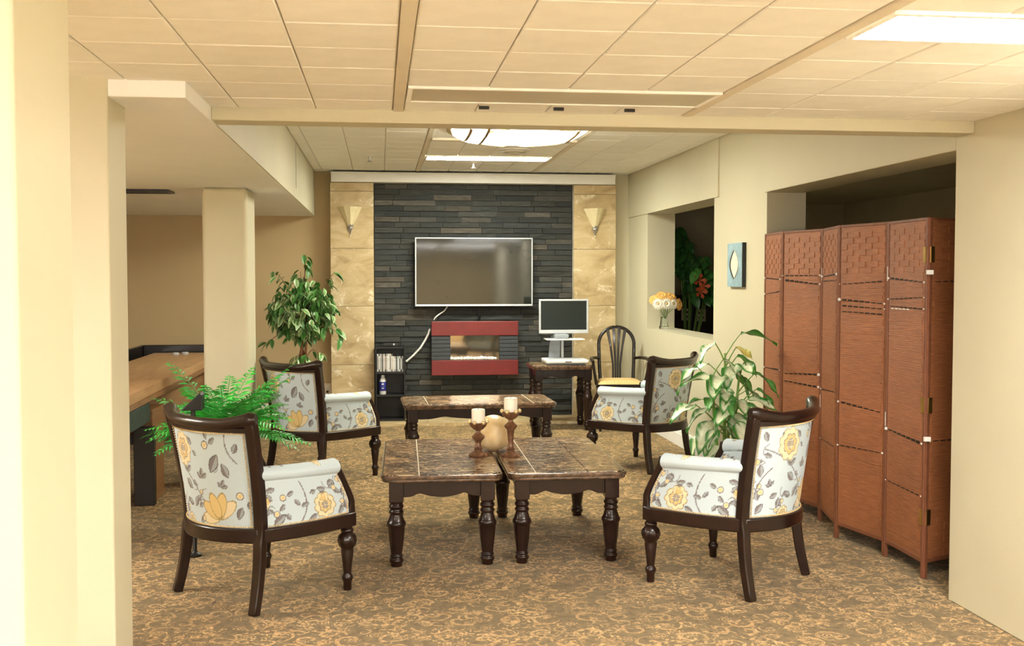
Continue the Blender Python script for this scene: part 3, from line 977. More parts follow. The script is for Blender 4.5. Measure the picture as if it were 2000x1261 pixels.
for k, (x, y, rz, lab) in enumerate((
        (-.552, 5.038, -46.5, 'pale blue floral armchair nearest the viewer at left, backed by the fern'),
        (1.668, 4.972, 43.2, 'pale blue floral armchair nearest the viewer at right, by the folding screen'),
        (-.438, 7.93, -46.0, 'pale blue floral armchair at back left, in front of the ficus'),
        (2.00, 8.06, 43.0, 'pale blue floral armchair at back right, under the niche with the vase'))):
    c = ch0 if k == 0 else copy_tree(ch0)
    c.location = (x, y, 0); c.rotation_euler = (0, 0, R(rz)); c['label'] = lab

# ================================================================== LOW MARBLE TABLES
def table_leg(h, s=1.0):
    b = h-.098
    k = b/.372
    prof = [(.024, 0), (.028, .003), (.030, .022), (.036, .030), (.037, .040), (.031, .047), (.029, .053), (.034, .058), (.034, .063), (.028, .069),
            (.030, .080), (.038, .15), (.043, .215), (.043, .225), (.047, .231), (.049, .240), (.047, .250), (.043, .256), (.040, .262), (.034, .285),
            (.031, .297), (.036, .303), (.037, .312), (.032, .318), (.031, .326), (.037, .334), (.037, .344), (.031, .350), (.033, .372)]
    return [(r*s, z*k) for r, z in prof]
def low_table(label, loc, rotz, W_, L_, H_, seams, group, overhang=.04):
    """W_ along x, L_ along y"""
    t = thing('low_table', label, 'table', loc, rotz, group)
    a, b2 = W_/2, L_/2
    c = .055
    outl = [(-a+c, -b2), (a-c, -b2), (a-c*.62, -b2+c*.10), (a-c*.30, -b2+c*.30), (a-c*.10, -b2+c*.62), (a, -b2+c), (a, b2-c), (a-c*.10, b2-c*.62), (a-c*.30, b2-c*.30), (a-c*.62, b2-c*.10), (a-c, b2), (-a+c, b2),
            (-a+c*.62, b2-c*.10), (-a+c*.30, b2-c*.30), (-a+c*.10, b2-c*.62), (-a, b2-c), (-a, -b2+c), (-a+c*.10, -b2+c*.62), (-a+c*.30, -b2+c*.30), (-a+c*.62, -b2+c*.10)]
    top = MB().prism([(x*.985, y*.985) for x, y in outl], 'z', H_-.040, H_-.024).prism(outl, 'z', H_-.026, H_-.004).build('top_edge', M['marble_edge'], t, bevel=.006, seg=3)
    # polished slabs laid in the top, with slim pale joints between
    sx = [-a+.012] + list(seams) + [a-.012]
    for k, (x0, x1) in enumerate(zip(sx, sx[1:])):
        g = .0028
        xa, xb = x0 + (g if k else 0), x1 - (g if k < len(sx)-2 else 0)
        e = .04
        poly = [(xa + (e if k == 0 else 0), -b2+.012), (xb - (e if k == len(sx)-2 else 0), -b2+.012)]
        if k == len(sx)-2: poly += [(xb, -b2+.012+e), (xb, b2-.012-e)]
        poly += [(xb - (e if k == len(sx)-2 else 0), b2-.012), (xa + (e if k == 0 else 0), b2-.012)]
        if k == 0: poly += [(xa, b2-.012-e), (xa, -b2+.012+e)]
        MB().prism(poly, 'z', H_-.006, H_).build('marble_slab', M['marble'], t, bevel=.0015)
    for s in seams:
        if s < .05 or abs(s) > .3: MB().box(s-.0016, s+.0016, -b2+.012, b2-.012, H_-.006, H_-.0002).build('inlay_strip', M['cream'], t)
    la, lb = a-overhang-.036, b2-overhang-.036
    hz = H_-.040
    prof = table_leg(hz)
    leg = MB().lathe(prof, 28, flute=(10, 12, .07)).box(-.036, .036, -.036, .036, hz-.102, hz).mesh('leg', 40)
    for i, (sx_, sy_) in enumerate(((-1,-1),(1,-1),(1,1),(-1,1))):
        put('leg', leg, M['wood'], t, loc=(sx_*la, sy_*lb, 0), bevel=.002)
    def apron(half, axis, pos):
        n = 36; top_ = [( -half, hz), (half, hz)]
        low = []
        for k in range(n+1):
            u = 1-2*k/n; q = abs(u)
            d = .080 if q > .86 else .080 - .018*math.sin((.86-q)/.30*PI/2)**2 if q > .56 else .062 + .020*(1-(q/.56)**2)**1.0
            low.append((u*half, hz-d))
        mb = MB().prism(top_[:1]+top_[1:]+low, 'y', -.010, .010)
        o = mb.build('apron', M['wood'], t, bevel=.002)
        o.location = (0, pos, 0) if axis == 'x' else (pos, 0, 0)
        if axis == 'y': o.rotation_euler = (0, 0, PI/2)
    for s in (-1, 1):
        apron(la-.036, 'x', s*(lb+.012)); apron(lb-.036, 'y', s*(la+.012))
    return t
G_ = 'low tables with marble tops'
low_table('left of the two low marble tables joined before the armchairs', (.314, 5.895, 0), R(-1.2), .610, 1.20, .472, (-.115,), G_)
low_table('right of the two low marble tables joined before the armchairs', (.946, 5.885, 0), R(-1.0), .610, 1.20, .472, (-.165, .10), G_)
low_table('low marble table set crosswise behind the candlesticks, before the fireplace', (.765, 8.56, 0), R(1.5), 1.20, .63, .472, (-.41, .41), G_)
low_table('taller square side table under the reading machine', (1.712, 10.18, 0), 0, .60, .50, .62, (), 'marble topped side table', .03)

# candlesticks, candles and ball
def candlestick(loc, h, label):
    t = thing('candlestick', label, 'candlestick', loc)
    prof = [(.050, 0), (.052, .006), (.046, .013), (.034, .022), (.022, .030), (.020, .036), (.026, .042), (.017, .052), (.0145, .075)]
    k = h-.20
    prof += [(.017, .075+k*.5), (.021, .085+k), (.034, .100+k), (.036, .110+k), (.024, .120+k), (.013, .130+k), (.012, .142+k)]
    MB().lathe(prof, 22).build('stem', M['bronze'], t, smooth=50)
    z = .140+k
    MB().lathe([(.012, z), (.030, z+.010), (.046, z+.028), (.050, z+.046), (.044, z+.046), (.036, z+.030), (.01, z+.028)], 22).build('cup', M['bronze'], t, smooth=50)
    for q in range(6):
        a = q*PI/3
        MB().sphere((.048*math.cos(a), .048*math.sin(a), z+.048), .012, 8, 6).build('cup_bead', M['gold'], t, smooth=60)
    for q in range(4):
        a = q*PI/2+.4
        MB().sphere((.046*math.cos(a), .046*math.sin(a), .012), .010, 8, 6).build('foot_bead', M['bronze'], t, smooth=60)
    return z+.030
def candle(loc, h, label):
    t = thing('pillar_candle', label, 'candle', loc)
    MB().lathe([(.036, 0), (.037, .004), (.037, h-.003), (.034, h), (.020, h-.006), (.004, h-.008)], 24).build('wax', M['candle'], t, smooth=50)
    MB().tube([(0,0,h-.008), (.001,0,h+.006), (.004,0,h+.014)], .0016, 6).build('wick', M['black'], t)
c1 = candlestick((.528, 5.83, .472), .20, 'shorter bronze candlestick on the left marble table')
candle((.528, 5.83, .472+c1), .088, 'white pillar candle on the shorter candlestick')
c2 = candlestick((.702, 5.79, .472), .262, 'taller bronze candlestick beside the cream ball')
candle((.702, 5.79, .472+c2), .090, 'white pillar candle on the taller candlestick')
t = thing('decor_ball', 'cream glazed ball on the marble tables between the candlesticks', 'ball', (.628, 5.985, .472))
MB().lathe([(.03, 0), (.032, .004), (.03, .008)], 20).build('ring_foot', M['bronze'], t, smooth=40)
mb = MB(); mb.sphere((0, 0, .104), .101, 32, 20)
def ball_mat():
    m = bpy.data.materials.new('cream_glaze'); n, l, b = nodes_of(m)
    tc = n.new('ShaderNodeTexCoord').outputs['Object']
    f = noise(n, l, tc, 9, 5, .6, .6)
    l.new(ramp(n, l, f, [(.3, (.62, .42, .19)), (.5, (.76, .58, .32)), (.7, (.82, .70, .48))]), b.inputs['Base Color'])
    b.inputs['Roughness'].default_value = .3
    return m
mb.build('globe', ball_mat(), t, smooth=70)

# ================================================================== FIREPLACE WALL THINGS
# television
t = thing('television', 'wide flat television with silver frame on the slate wall', 'television', (.938, 10.80, 1.158))
wv, hv = 1.186, .688
MB().box(-wv/2+.02, wv/2-.02, .0, .045, .02, hv-.02).build('back_shell', M['black'], t, bevel=.01)
MB().box(-.15, .15, .045, .065, .2, .5).build('wall_mount', M['black'], t)
fr = MB()
bw = .013
fr.box(-wv/2, wv/2, -.026, .004, 0, bw*1.5).box(-wv/2, wv/2, -.026, .004, hv-bw, hv).box(-wv/2, -wv/2+bw, -.026, .004, bw*1.5, hv-bw).box(wv/2-bw, wv/2, -.026, .004, bw*1.5, hv-bw)
fr.build('frame', M['silver'], t, bevel=.003)
MB().box(-wv/2+bw, wv/2-bw, -.020, .0, bw*1.5, hv-bw).build('screen', M['screen'], t)
# electric fireplace
t = thing('electric_fireplace', 'red and charcoal wall fireplace with white pebbles below the television', 'fireplace', (.943, 10.80, .466))
MB().box(-.41, .41, 0, .06, .03, .51).build('body', M['black'], t)
MB().box(-.437, .437, -.055, .0, 0, .152).build('lower_band', M['red'], t, bevel=.004)
MB().box(-.437, .437, -.055, .0, .398, .542).build('upper_band', M['red'], t, bevel=.004)
for s in (-1, 1):
    x0, x1 = (-.437, -.247) if s < 0 else (.247, .437)
    for k in range(6):
        z = .154+k*.0405
        MB().box(x0, x1, -.045, 0, z, z+.036).build('side_rib', M['charcoal'], t, bevel=.003)
MB().box(-.247, .247, -.012, 0, .152, .398).build('mirror_glass', M['mirror'], t)
MB().box(-.247, .247, -.05, -.012, .146, .153).build('pebble_tray', M['black'], t)
x = -.235
while x < .235:
    s = random.uniform(.019, .030)
    o = MB().sphere((0, 0, 0), 1, 8, 6).build('pebble', M['pebble'], t, smooth=60)
    o.location = (x, -.030+random.uniform(-.008, .008), .153+s*.55); o.scale = (s*1.1, s*.7, s*.75); o.rotation_euler = (0, 0, random.uniform(0, 3))
    x += s*1.35
# cables
tag(MB().tube([(.675, 10.845, 1.16), (.64, 10.84, 1.11), (.58, 10.84, 1.07), (.55, 10.84, 1.045), (.535, 10.85, 1.02)], .007, 8).build('television_cable', M['cable'], smooth=60), 'short white cable hanging from the television', 'cable')
tag(MB().tube([(.495, 10.85, .93), (.48, 10.85, .88), (.45, 10.85, .82), (.40, 10.85, .74), (.335, 10.85, .67), (.29, 10.855, .63), (.256, 10.86, .60)], .011, 8).build('power_cord', M['cable'], smooth=60), 'thick white cord running from the fireplace down to the shelf', 'cable')
tag(MB().tube([(.985, 10.85, 1.16), (.975, 10.84, 1.09), (1.00, 10.84, 1.05), (.985, 10.85, 1.01)], .007, 8).build('black_cable', M['black'], smooth=60), 'small black cable looped above the fireplace', 'cable')
# sconces
def sconce(x, label):
    t = thing('wall_sconce', label, 'sconce', (x, 10.793, 1.85))
    a, d, h0, h1 = .118, .10, .085, .295
    b = lambda u, v, w_: (u*a, -d*v, w_)
    mb = MB()
    topp = [(-a, -.002), (-a*.50, -d*.72), (a*.05, -d), (a*.55, -d*.70), (a, -.002)]
    botp = [(-.016, -.002), (-.012, -.012), (0, -.016), (.012, -.012), (.016, -.002)]
    for i in range(4):
        q = MB()
        p = [(topp[i][0], topp[i][1], h1), (topp[i+1][0], topp[i+1][1], h1), (botp[i+1][0], botp[i+1][1], h0), (botp[i][0], botp[i][1], h0)]
        ins = [(px*.93, py*.90, pz) for px, py, pz in p]
        q.add(p+ins, [(0,1,2,3), (7,6,5,4), (0,4,5,1), (1,5,6,2), (2,6,7,3), (3,7,4,0)])
        q.build('shade_panel', M['sconce'], t)
    MB().prism([(-.010, -.002), (-.034, -.002), (-.024, -.020), (0, -.034), (.024, -.020), (.034, -.002)], 'z', .083, .094).build('collar', M['steel'], t)
    mb = MB()
    tp = [(-.034, -.002), (-.022, -.022), (0, -.034), (.022, -.022), (.034, -.002)]
    mb.add([(x_, y_, .094+(.030 if k % 2 == 0 else .0)) for k, (x_, y_) in enumerate(tp)] + [(0, -.004, .018)], [(0,1,5),(1,2,5),(2,3,5),(3,4,5),(0,4,3,2,1),(4,0,5)])
    mb.build('tip', M['steel'], t)
    MB().sphere((0, -.008, .010), .010, 10, 8).build('finial', M['cream'], t, smooth=60)
M['sconce'] = mat('sconce_shade', (.80, .70, .44), .5, var=.06, vscale=30)
sconce(-.292, 'folded cream wall sconce on the left stone pillar')
sconce(2.172, 'folded cream wall sconce on the right stone pillar')
# bookshelf with cases and bottle
t = thing('media_shelf', 'narrow black shelf unit standing against the slate', 'shelf', (.094, 10.74, .031))
MB().box(-.147, -.133, -.12, .12, 0, .735).build('side_panel', M['blackwood'], t, bevel=.001)
MB().box(.133, .147, -.12, .12, 0, .735).build('side_panel', M['blackwood'], t, bevel=.001)
MB().box(-.133, .133, .112, .12, 0, .735).build('back_panel', M['blackwood'], t)
for z in (.0, .242, .470, .717):
    MB().box(-.133, .133, -.118, .112, z, z+.018).build('shelf_board', M['blackwood'], t, bevel=.001)
cols = [(.75,.74,.70),(.10,.10,.11),(.62,.58,.50),(.16,.14,.13),(.70,.66,.60),(.08,.09,.10),(.55,.52,.48),(.78,.76,.72),(.66,.62,.57),(.20,.16,.15),(.72,.70,.68),(.40,.30,.28),(.10,.12,.12),(.35,.38,.36),(.60,.62,.58),(.06,.06,.07),(.70,.68,.62)]
CASES = ['white disc case at the left end of the row', 'black disc case second from the left end', 'beige disc case third from the left end', 'dark disc case fourth from the left end', 'cream disc case fifth from the left end', 'black disc case sixth from the left end', 'grey disc case seventh from the left end', 'white disc case eighth from the left end', 'tan disc case left of the step in the row', 'dark disc case last before the row steps down', 'white disc case first after the row steps down', 'reddish disc case second after the step', 'black disc case third after the step', 'green grey disc case fourth from the right end', 'pale grey disc case third from the right end', 'black disc case second from the right end', 'cream disc case at the right end of the row']
x = .094-.130
for k, c in enumerate(cols):
    wd = .0142
    o = thing('disc_case', CASES[k] + ' on the black shelf', 'disc case', (x+wd/2, 10.655, .5192), 0, 'disc cases on the black shelf')
    hh = .176 if k < 10 else .150
    MB().box(-wd/2+.0005, wd/2-.0005, 0, .125, 0, hh).build('case', mat('case_%d' % k, c, .3, var=.25, vscale=40), o, bevel=.0012)
    MB().box(-wd/2+.0025, wd/2-.0025, -.0012, .0, .02, hh-.02).build('spine_paper', mat('spine_%d' % k, tuple(min(.85, q*1.2+.05) for q in cols[(k*5+3) % len(cols)]), .6, var=.3, vscale=60), o)
    x += wd+.0012
t = thing('lotion_bottle', 'white bottle with a blue label on the middle shelf', 'bottle', (.020, 10.69, .2915))
MB().lathe([(.030, 0), (.033, .004), (.034, .12), (.031, .145), (.022, .158), (.021, .160)], 22).build('body', M['white'], t, smooth=50)
MB().lathe([(.0345, .035), (.0348, .036), (.0350, .125), (.0343, .126)], 22).build('blue_label', mat('blue_label', (.025, .03, .22), .4, var=.3, vscale=60), t, smooth=50)
MB().lathe([(.021, .160), (.022, .162), (.019, .192), (.010, .196)], 18).build('cap', M['silver'], t, smooth=50)
MB().box(-.010, .010, -.0362, -.034, .098, .110).box(-.012, .012, -.0362, -.034, .060, .066).build('label_print', M['white'], t)
t = thing('media_box', 'flat black box with a light lying on the shelf unit', 'media box', (.10, 10.72, .767))
MB().box(-.075, .085, -.06, .06, 0, .032).build('case', M['black'], t, bevel=.006)
MB().sphere((.03, -.060, .018), .012, 10, 8).build('status_light', M['silver'], t, smooth=60)
# outlet
t = thing('wall_outlet', 'white wall outlet beside the left stone pillar', 'outlet', (-.535, 10.992, .32))
MB().box(-.038, .038, -.008, .007, -.06, .06).build('plate', M['cream'], t, bevel=.004)
MB().box(-.016, .016, -.011, -.006, .012, .040).build('socket', M['white'], t); MB().box(-.016, .016, -.011, -.006, -.040, -.012).build('socket', M['white'], t)
MB().box(-.012, .012, -.03, -.011, -.036, -.016).build('plug', M['black'], t, bevel=.003)

# reading machine: monitor on column with tray
t = thing('reading_machine', 'silver video magnifier with dark monitor standing on the side table', 'reading machine', (1.735, 10.19, .6205))
MB().box(-.18, .20, -.15, .16, 0, .018).build('base', M['silver'], t, bevel=.005)
MB().box(-.19, .215, -.235, .10, .020, .050).build('reading_tray', M['white'], t, bevel=.008)
MB().box(-.15, .175, -.20, .07, .050, .054).build('tray_mat', M['silver'], t, bevel=.002)
MB().box(-.01, .05, -.238, -.232, .028, .036).build('tray_handle', M['black'], t)
MB().bar([(-.06, .12, .018), (-.055, .125, .16), (-.045, .11, .27)], [.11, .11, .09], .03, (1,0,0)).build('column', M['grey'], t, bevel=.006)
MB().bar([(.02, .11, .018), (.02, .12, .25)], .025, .02, (1,0,0)).build('column_rail', M['silver'], t, bevel=.004)
MB().box(-.165, .205, -.10, .12, .228, .240).build('camera_shelf', M['white'], t, bevel=.004)
MB().box(-.075, .055, -.06, .11, .241, .285).build('camera_head', M['grey'], t, bevel=.012)
mo = MB(); a0, a1, z0, z1 = -.222, .260, .288, .618
bz = .018
mo.box(a0, a1, .02, .045, z0, z0+.035).box(a0, a1, .02, .045, z1-bz, z1).box(a0, a0+bz, .02, .045, z0+.035, z1-bz).box(a1-bz, a1, .02, .045, z0+.035, z1-bz)
mo.build('monitor_frame', M['silver'], t, bevel=.004)
MB().box(a0+.01, a1-.01, .032, .075, z0+.01, z1-.01).build('monitor_back', M['grey'], t, bevel=.01)
MB().box(a0+bz, a1-bz, .026, .034, z0+.035, z1-bz).build('monitor_screen', M['screen2'], t)

# arched wooden chair
t = thing('wooden_chair', 'dark wooden chair with an arched slat back in the corner', 'chair', (2.262, 10.06, 0), R(-6))
W2 = M['wood2']
pts = []
for k in range(25):
    a = PI*k/24
    pts.append((.172*math.cos(a), .215+.02*math.sin(a), .80+.165*math.sin(a)))
full = [(.160, .185, .445), (.168, .200, .62)] + pts + [(-.168, .200, .62), (-.160, .185, .445)]
MB().tube(full, .017, 10, 1.0).build('back_hoop', W2, t, smooth=60)
for k, (xb_, xt_) in enumerate(((-.030, -.085), (-.010, -.028), (.010, .028), (.030, .085))):
    zt = .80+.165*math.sqrt(max(0, 1-(xt_/.172)**2))-.005
    MB().bar([(xb_*1.15, .188, .445), (xb_*1.15, .197, .60), (xb_+(xt_-xb_)*.5, .207, .78), (xt_, .222, zt)], [.018, .020, .022, .030], .012, (1,0,0)).build('back_slat', W2, t, bevel=.003)
MB().prism([(-.21, -.225), (.21, -.225), (.235, -.21), (.205, .19), (.19, .205), (-.19, .205), (-.205, .19), (-.235, -.21)], 'z', .395, .445).build('seat_frame', W2, t, bevel=.006)
mb = MB(); n1 = 22
def pad(i, j, up):
    a = -1+2*i/(n1-1); b2 = -1+2*j/(n1-1)
    e = max(0, (1-a**6)*(1-b2**6))
    return (a*(.205-.012*b2), b2*.195-.012, .4455 + up*.034*e**.5)
mb.grid(np.array([[pad(i, j, 1) for j in range(n1)] for i in range(n1)])); mb.grid(np.array([[pad(i, j, 0) for j in range(n1)] for i in range(n1)]), True)
mb.build('seat_pad', M['cushion'], t, smooth=60)
for sd in (-1, 1):
    MB().tube([(sd*.170, .200, .66), (sd*.215, .15, .672), (sd*.262, .02, .675), (sd*.272, -.13, .668), (sd*.262, -.19, .655)], [.014, .015, .017, .018, .014], 8).build('arm_rest', W2, t, smooth=60)
    MB().tube([(sd*.264, -.165, .66), (sd*.250, -.17, .56), (sd*.228, -.15, .44)], [.013, .014, .015], 8).build('arm_support', W2, t, smooth=60)
    MB().bar([(sd*.205, -.195, .40), (sd*.200, -.19, .20), (sd*.195, -.185, 0)], [.036, .032, .024], [.036, .032, .024], (1,0,0)).build('front_leg', W2, t, bevel=.004)
    MB().bar([(sd*.175, .175, .40), (sd*.175, .19, .20), (sd*.175, .225, 0)], [.032, .030, .024], [.032, .030, .024], (1,0,0)).build('rear_leg', W2, t, bevel=.004)
#MARK-REST
# ================================================================== FOLDING SCREEN
def screen():
    t = thing('folding_screen', 'tall brown woven folding screen standing across the opening', 'folding screen', (2.55, 4.84, 0))
    pts = [(2.985, 5.01), (2.590, 4.845), (2.600, 5.265), (2.515, 5.675), (2.600, 6.090), (2.505, 6.490), (2.535, 6.870)]
    H_ = 1.735; Z0 = .075; th = .020
    rnd = random.Random(3)
    # gap bands per panel (height above floor at its near end and far end) and strength
    bands = {1: [(1.435, .9), (1.30, .6), (1.345, .5), (.66, 1.3), (.40, .5)], 2: [(1.42, .5), (1.32, .9), (1.29, .7), (1.26, .6), (.755, .8), (.53, .4)], 3: [(1.46, .9), (1.43, .6), (.80, .7), (.50, .3)],
             4: [(1.46, .7), (1.42, 1.3), (.86, .9), (.80, 1.0)], 5: [(1.44, .6), (1.35, .5), (.86, .8)], 0: [(1.43, .6), (.66, .6)]}
    for k in range(6):
        # panel k runs from pts[k] to pts[k+1]; +x local along it
        p, q = Vector(pts[k]), Vector(pts[k+1])
        d = q-p; L = d.length
        mid = (p+q)/2
        pn = MB()
        a = L/2-.006
        pn.box(-a+.016, a-.016, -.006, .006, Z0+.02, H_-.012)
        # basket-weave blocks in the upper part and lower border
        def weave_zone(z0, z1, nx, hz):
            rows = int((z1-z0)/hz); cw = (2*a-.036)/nx
            for r_ in range(rows):
                for c_ in range(nx):
                    if (r_ + c_) % 2: continue
                    x0 = -a+.018+c_*cw
                    for s in (-1, 1):
                        y0, y1 = (.006, .0085+rnd.uniform(0, .001)) if s > 0 else (-.0085-rnd.uniform(0, .001), -.006)
                        pn.box(x0+.001, x0+cw-.001, y0, y1, z0+r_*hz+.001, z0+(r_+1)*hz-.001)
        weave_zone(1.47, H_-.016, 7, .032)
        weave_zone(.10, .30, 7, .032) if k == 0 else None
        # horizontal fibre ribs in between
        z = .10 if k else .31
        while z < 1.465:
            h = rnd.uniform(.007, .013)
            for s in (-1, 1):
                x0 = -a+.017+rnd.uniform(0, .02); x1 = a-.017-rnd.uniform(0, .02)
                yy = rnd.uniform(.0068, .0092)
                pn.box(x0, x1, min(s*.0055, s*yy), max(s*.0055, s*yy), z+.0006, z+h-.0006)
            z += h
        po = pn.build('panel', M['weave'], t)
        po.location = (mid.x-2.55, mid.y-4.84, 0)
        po.rotation_euler = (0, 0, math.atan2(d.y, d.x))
        for s in (-1, 1):
            MB().box(s*a-.010, s*a+.010, -th/2, th/2, 0, H_).build('stile', M['stile'], po, bevel=.003)
        MB().box(-a+.01, a-.01, -th/2+.002, th/2-.002, H_-.016, H_).build('top_rail', M['stile'], po, bevel=.003)
        MB().box(-a+.01, a-.01, -th/2+.002, th/2-.002, Z0, Z0+.022).build('bottom_rail', M['stile'], po, bevel=.003)
        if k == 1 or k == 0:
            for z in (.26, .80, 1.52):
                MB().box((a-.020 if k == 0 else -a-.006), (a+.006 if k == 0 else -a+.020), -.003+.012*(1 if k else 1), .015, z, z+.075).build('hinge', M['hinge'], po)
        if k == 0: side = 1
        else: side = 1
        # bands of open weave: row of dark slits, with pale cord knots at the ends
        for z, st in bands[k]:
            n = 7
            slits = MB(); tilt = rnd.uniform(-.012, .012)
            x_on = rnd.choice((0, 1))
            for i in range(n):
                u = (i+.5)/n
                size = st*(.3+.7*(u if x_on else 1-u))
                hx, hz = .017, .0045*size+.001
                cx = -a+.03+u*(2*a-.06); cz = z + tilt*(u-.5)*2
                slits.box(cx-hx, cx+hx, .0085, .0105, cz-hz, cz+hz)
                slits.box(cx-hx, cx+hx, -.0105, -.0085, cz-hz, cz+hz)
            slits.build('weave_gap', M['black'], po)
            for s in (-1, 1):
                if rnd.random() < .75:
                    mb = MB(); r0 = rnd.uniform(.004, .008) * (1.3 if st > .85 else .8)
                    mb.sphere((s*(a-.012), .011, z+tilt*s), r0, 8, 6)
                    mb.build('cord_knot', M['cable'], po, smooth=60)
        if k in (1, 3):   # pale cord dangling at the fold
            for z in (1.43, .68):
                MB().box(a-.004, a, .0105, .0125, z, z+.075).build('cord', M['cable'], po)
        if k == 1:
            for i in range(5):
                MB().box(-a+.16+i*.042, -a+.19+i*.042, .0108, .0125, 1.288, 1.294).build('cord', M['cable'], po)
    # white clips where the nearest fold meets
    for z in (1.462, .668):
        MB().box(.018, .050, -.03, -.012, z, z+.022).build('fold_clip', M['white'], t, bevel=.003)
screen()

# ================================================================== PLANTS
def leaf_mesh(name, L, Wd, c_mid, c_edge, droop=.25, fold=.12, nl=7, patch=0, seed=0):
    """leaf along +x, blade normal +z; colour from midrib to margin"""
    rnd = random.Random(seed)
    mb = MB(); cs = []
    cross = (-1, -.55, 0, .55, 1)
    for i in range(nl+1):
        u = i/nl
        w = Wd/2*math.sin(PI*min(1, u**.8))**.85 if 0 < u < 1 else .0006
        for c in cross:
            mb.v.append((L*u*(1-.1*droop*u), w*c, -droop*L*u*u + fold*abs(c)*w*2 + (rnd.uniform(-.03, .03)*w if abs(c) == 1 else 0)))
            q = abs(c)
            base = np.array(c_mid) if q < .3 else (np.array(c_mid)*.5+np.array(c_edge)*.5 if q < .8 else np.array(c_edge))
            if patch and 0 < q < .9 and rnd.random() < patch: base = np.array(c_mid)
            if u > .9: base = np.array(c_edge)
            cs.append(base*rnd.uniform(.85, 1.15))
    k = len(cross)
    for i in range(nl):
        for j in range(k-1):
            mb.f.append((i*k+j, (i+1)*k+j, (i+1)*k+j+1, i*k+j+1))
    mb.c = np.clip(np.array(cs), 0, 1)
    return mb.mesh(name, 80)
def broad_leaf(L, Wd, cream, green, droop, seed):
    rnd = random.Random(seed); mb = MB(); cs = []
    cross = (-1, -.72, -.38, 0, .38, .72, 1); nl = 11
    for i in range(nl+1):
        u = i/nl
        w = Wd/2*(math.sin(PI*u**.72)**.8 if 0 < u < 1 else .004)
        for c in cross:
            q = abs(c)
            mb.v.append((L*u, w*c, -droop*L*u*u + .16*q*w*2 + .012*math.sin(u*9+c*2)*q))
            col = np.array(green)
            if q < .5 and .06 < u < .82: col = np.array(cream)
            if .5 < q < .9 and .12 < u < .7 and rnd.random() < .35: col = np.array(cream)*.6+np.array(green)*.4
            cs.append(col*rnd.uniform(.88, 1.12))
    k = len(cross)
    for i in range(nl):
        for j in range(k-1): mb.f.append((i*k+j, (i+1)*k+j, (i+1)*k+j+1, i*k+j+1))
    mb.c = np.clip(np.array(cs), 0, 1)
    return mb.mesh('leaf', 80)
def place_leaf(me, parent, loc, dirv, roll=0, sc=1, name='leaf', m_=None):
    d = Vector(dirv).normalized()
    q = d.to_track_quat('X', 'Z')
    o = bpy.data.objects.new(name, me); COL.objects.link(o); o.parent = parent
    if not me.materials: me.materials.append(m_ or M['leaf'])
    o.location = loc; o.rotation_mode = 'QUATERNION'
    o.rotation_quaternion = q @ Euler((roll, 0, 0)).to_quaternion()
    o.scale = (sc,)*3
    return o
def pot(t, r0, r1, h, m_):
    MB().lathe([(r0, 0), (r0+.004, .004), (r1, h-.03), (r1+.014, h-.028), (r1+.016, h), (r1-.006, h), (r1-.014, h-.03), (.01, h-.032)], 28).build('pot', m_, t, smooth=45)
    MB().lathe([(r1-.010, h-.034), (r1-.012, h-.022), (.01, h-.016)], 20).build('soil', M['soil'], t, smooth=50)

# ficus behind the back left armchair
t = thing('ficus_tree', 'bushy variegated ficus tree in a pot behind the back left armchair', 'plant', (-.72, 10.22, 0))
t.location.z = 0
pot(t, .13, .165, .30, M['pot'])
rnd = random.Random(11)
trunk_tips = []
for q in range(3):
    a = q*2.1
    pts = []
    for k in range(9):
        u = k/8
        pts.append((.035*math.cos(a+u*5)*(1-.3*u), .035*math.sin(a+u*5)*(1-.3*u), .27+.62*u))
    MB().tube(pts, [.017-.005*k/8 for k in range(9)], 8).build('trunk', M['bark'], t, smooth=60)
lf = [leaf_mesh('leaf', .105, .050, (.06, .22, .04), (.55, .64, .36), .30, .15, 5, 0, s) for s in range(2)] + \
     [leaf_mesh('leaf', .100, .046, (.03, .12, .025), (.14, .32, .09), .30, .15, 5, 0, s) for s in range(2, 4)] + [leaf_mesh('leaf', .105, .050, (.05, .18, .035), (.10, .28, .06), .35, .15, 5, 0, 9)]
count = 0
tips = []
while len(tips) < 40:
    a = rnd.uniform(0, 2*PI); b_ = rnd.uniform(-1, 1); rr = rnd.uniform(.55, 1)**.6
    p = Vector((.31*rr*math.cos(a)*math.sqrt(1-b_*b_), .28*rr*math.sin(a)*math.sqrt(1-b_*b_), 1.13+.27*rr*b_))
    tips.append((p, 6))
tips += [(Vector((.03, .0, 1.66)), 6), (Vector((-.24, .0, 1.50)), 7), (Vector((.30, .0, 1.50)), 8), (Vector((-.02, .02, 1.50)), 5), (Vector((.16, -.05, .72)), 6), (Vector((-.05, -.10, .66)), 6), (Vector((.05, -.12, .68)), 5), (Vector((-.33, -.05, .82)), 5), (Vector((.36, -.02, .90)), 5)]
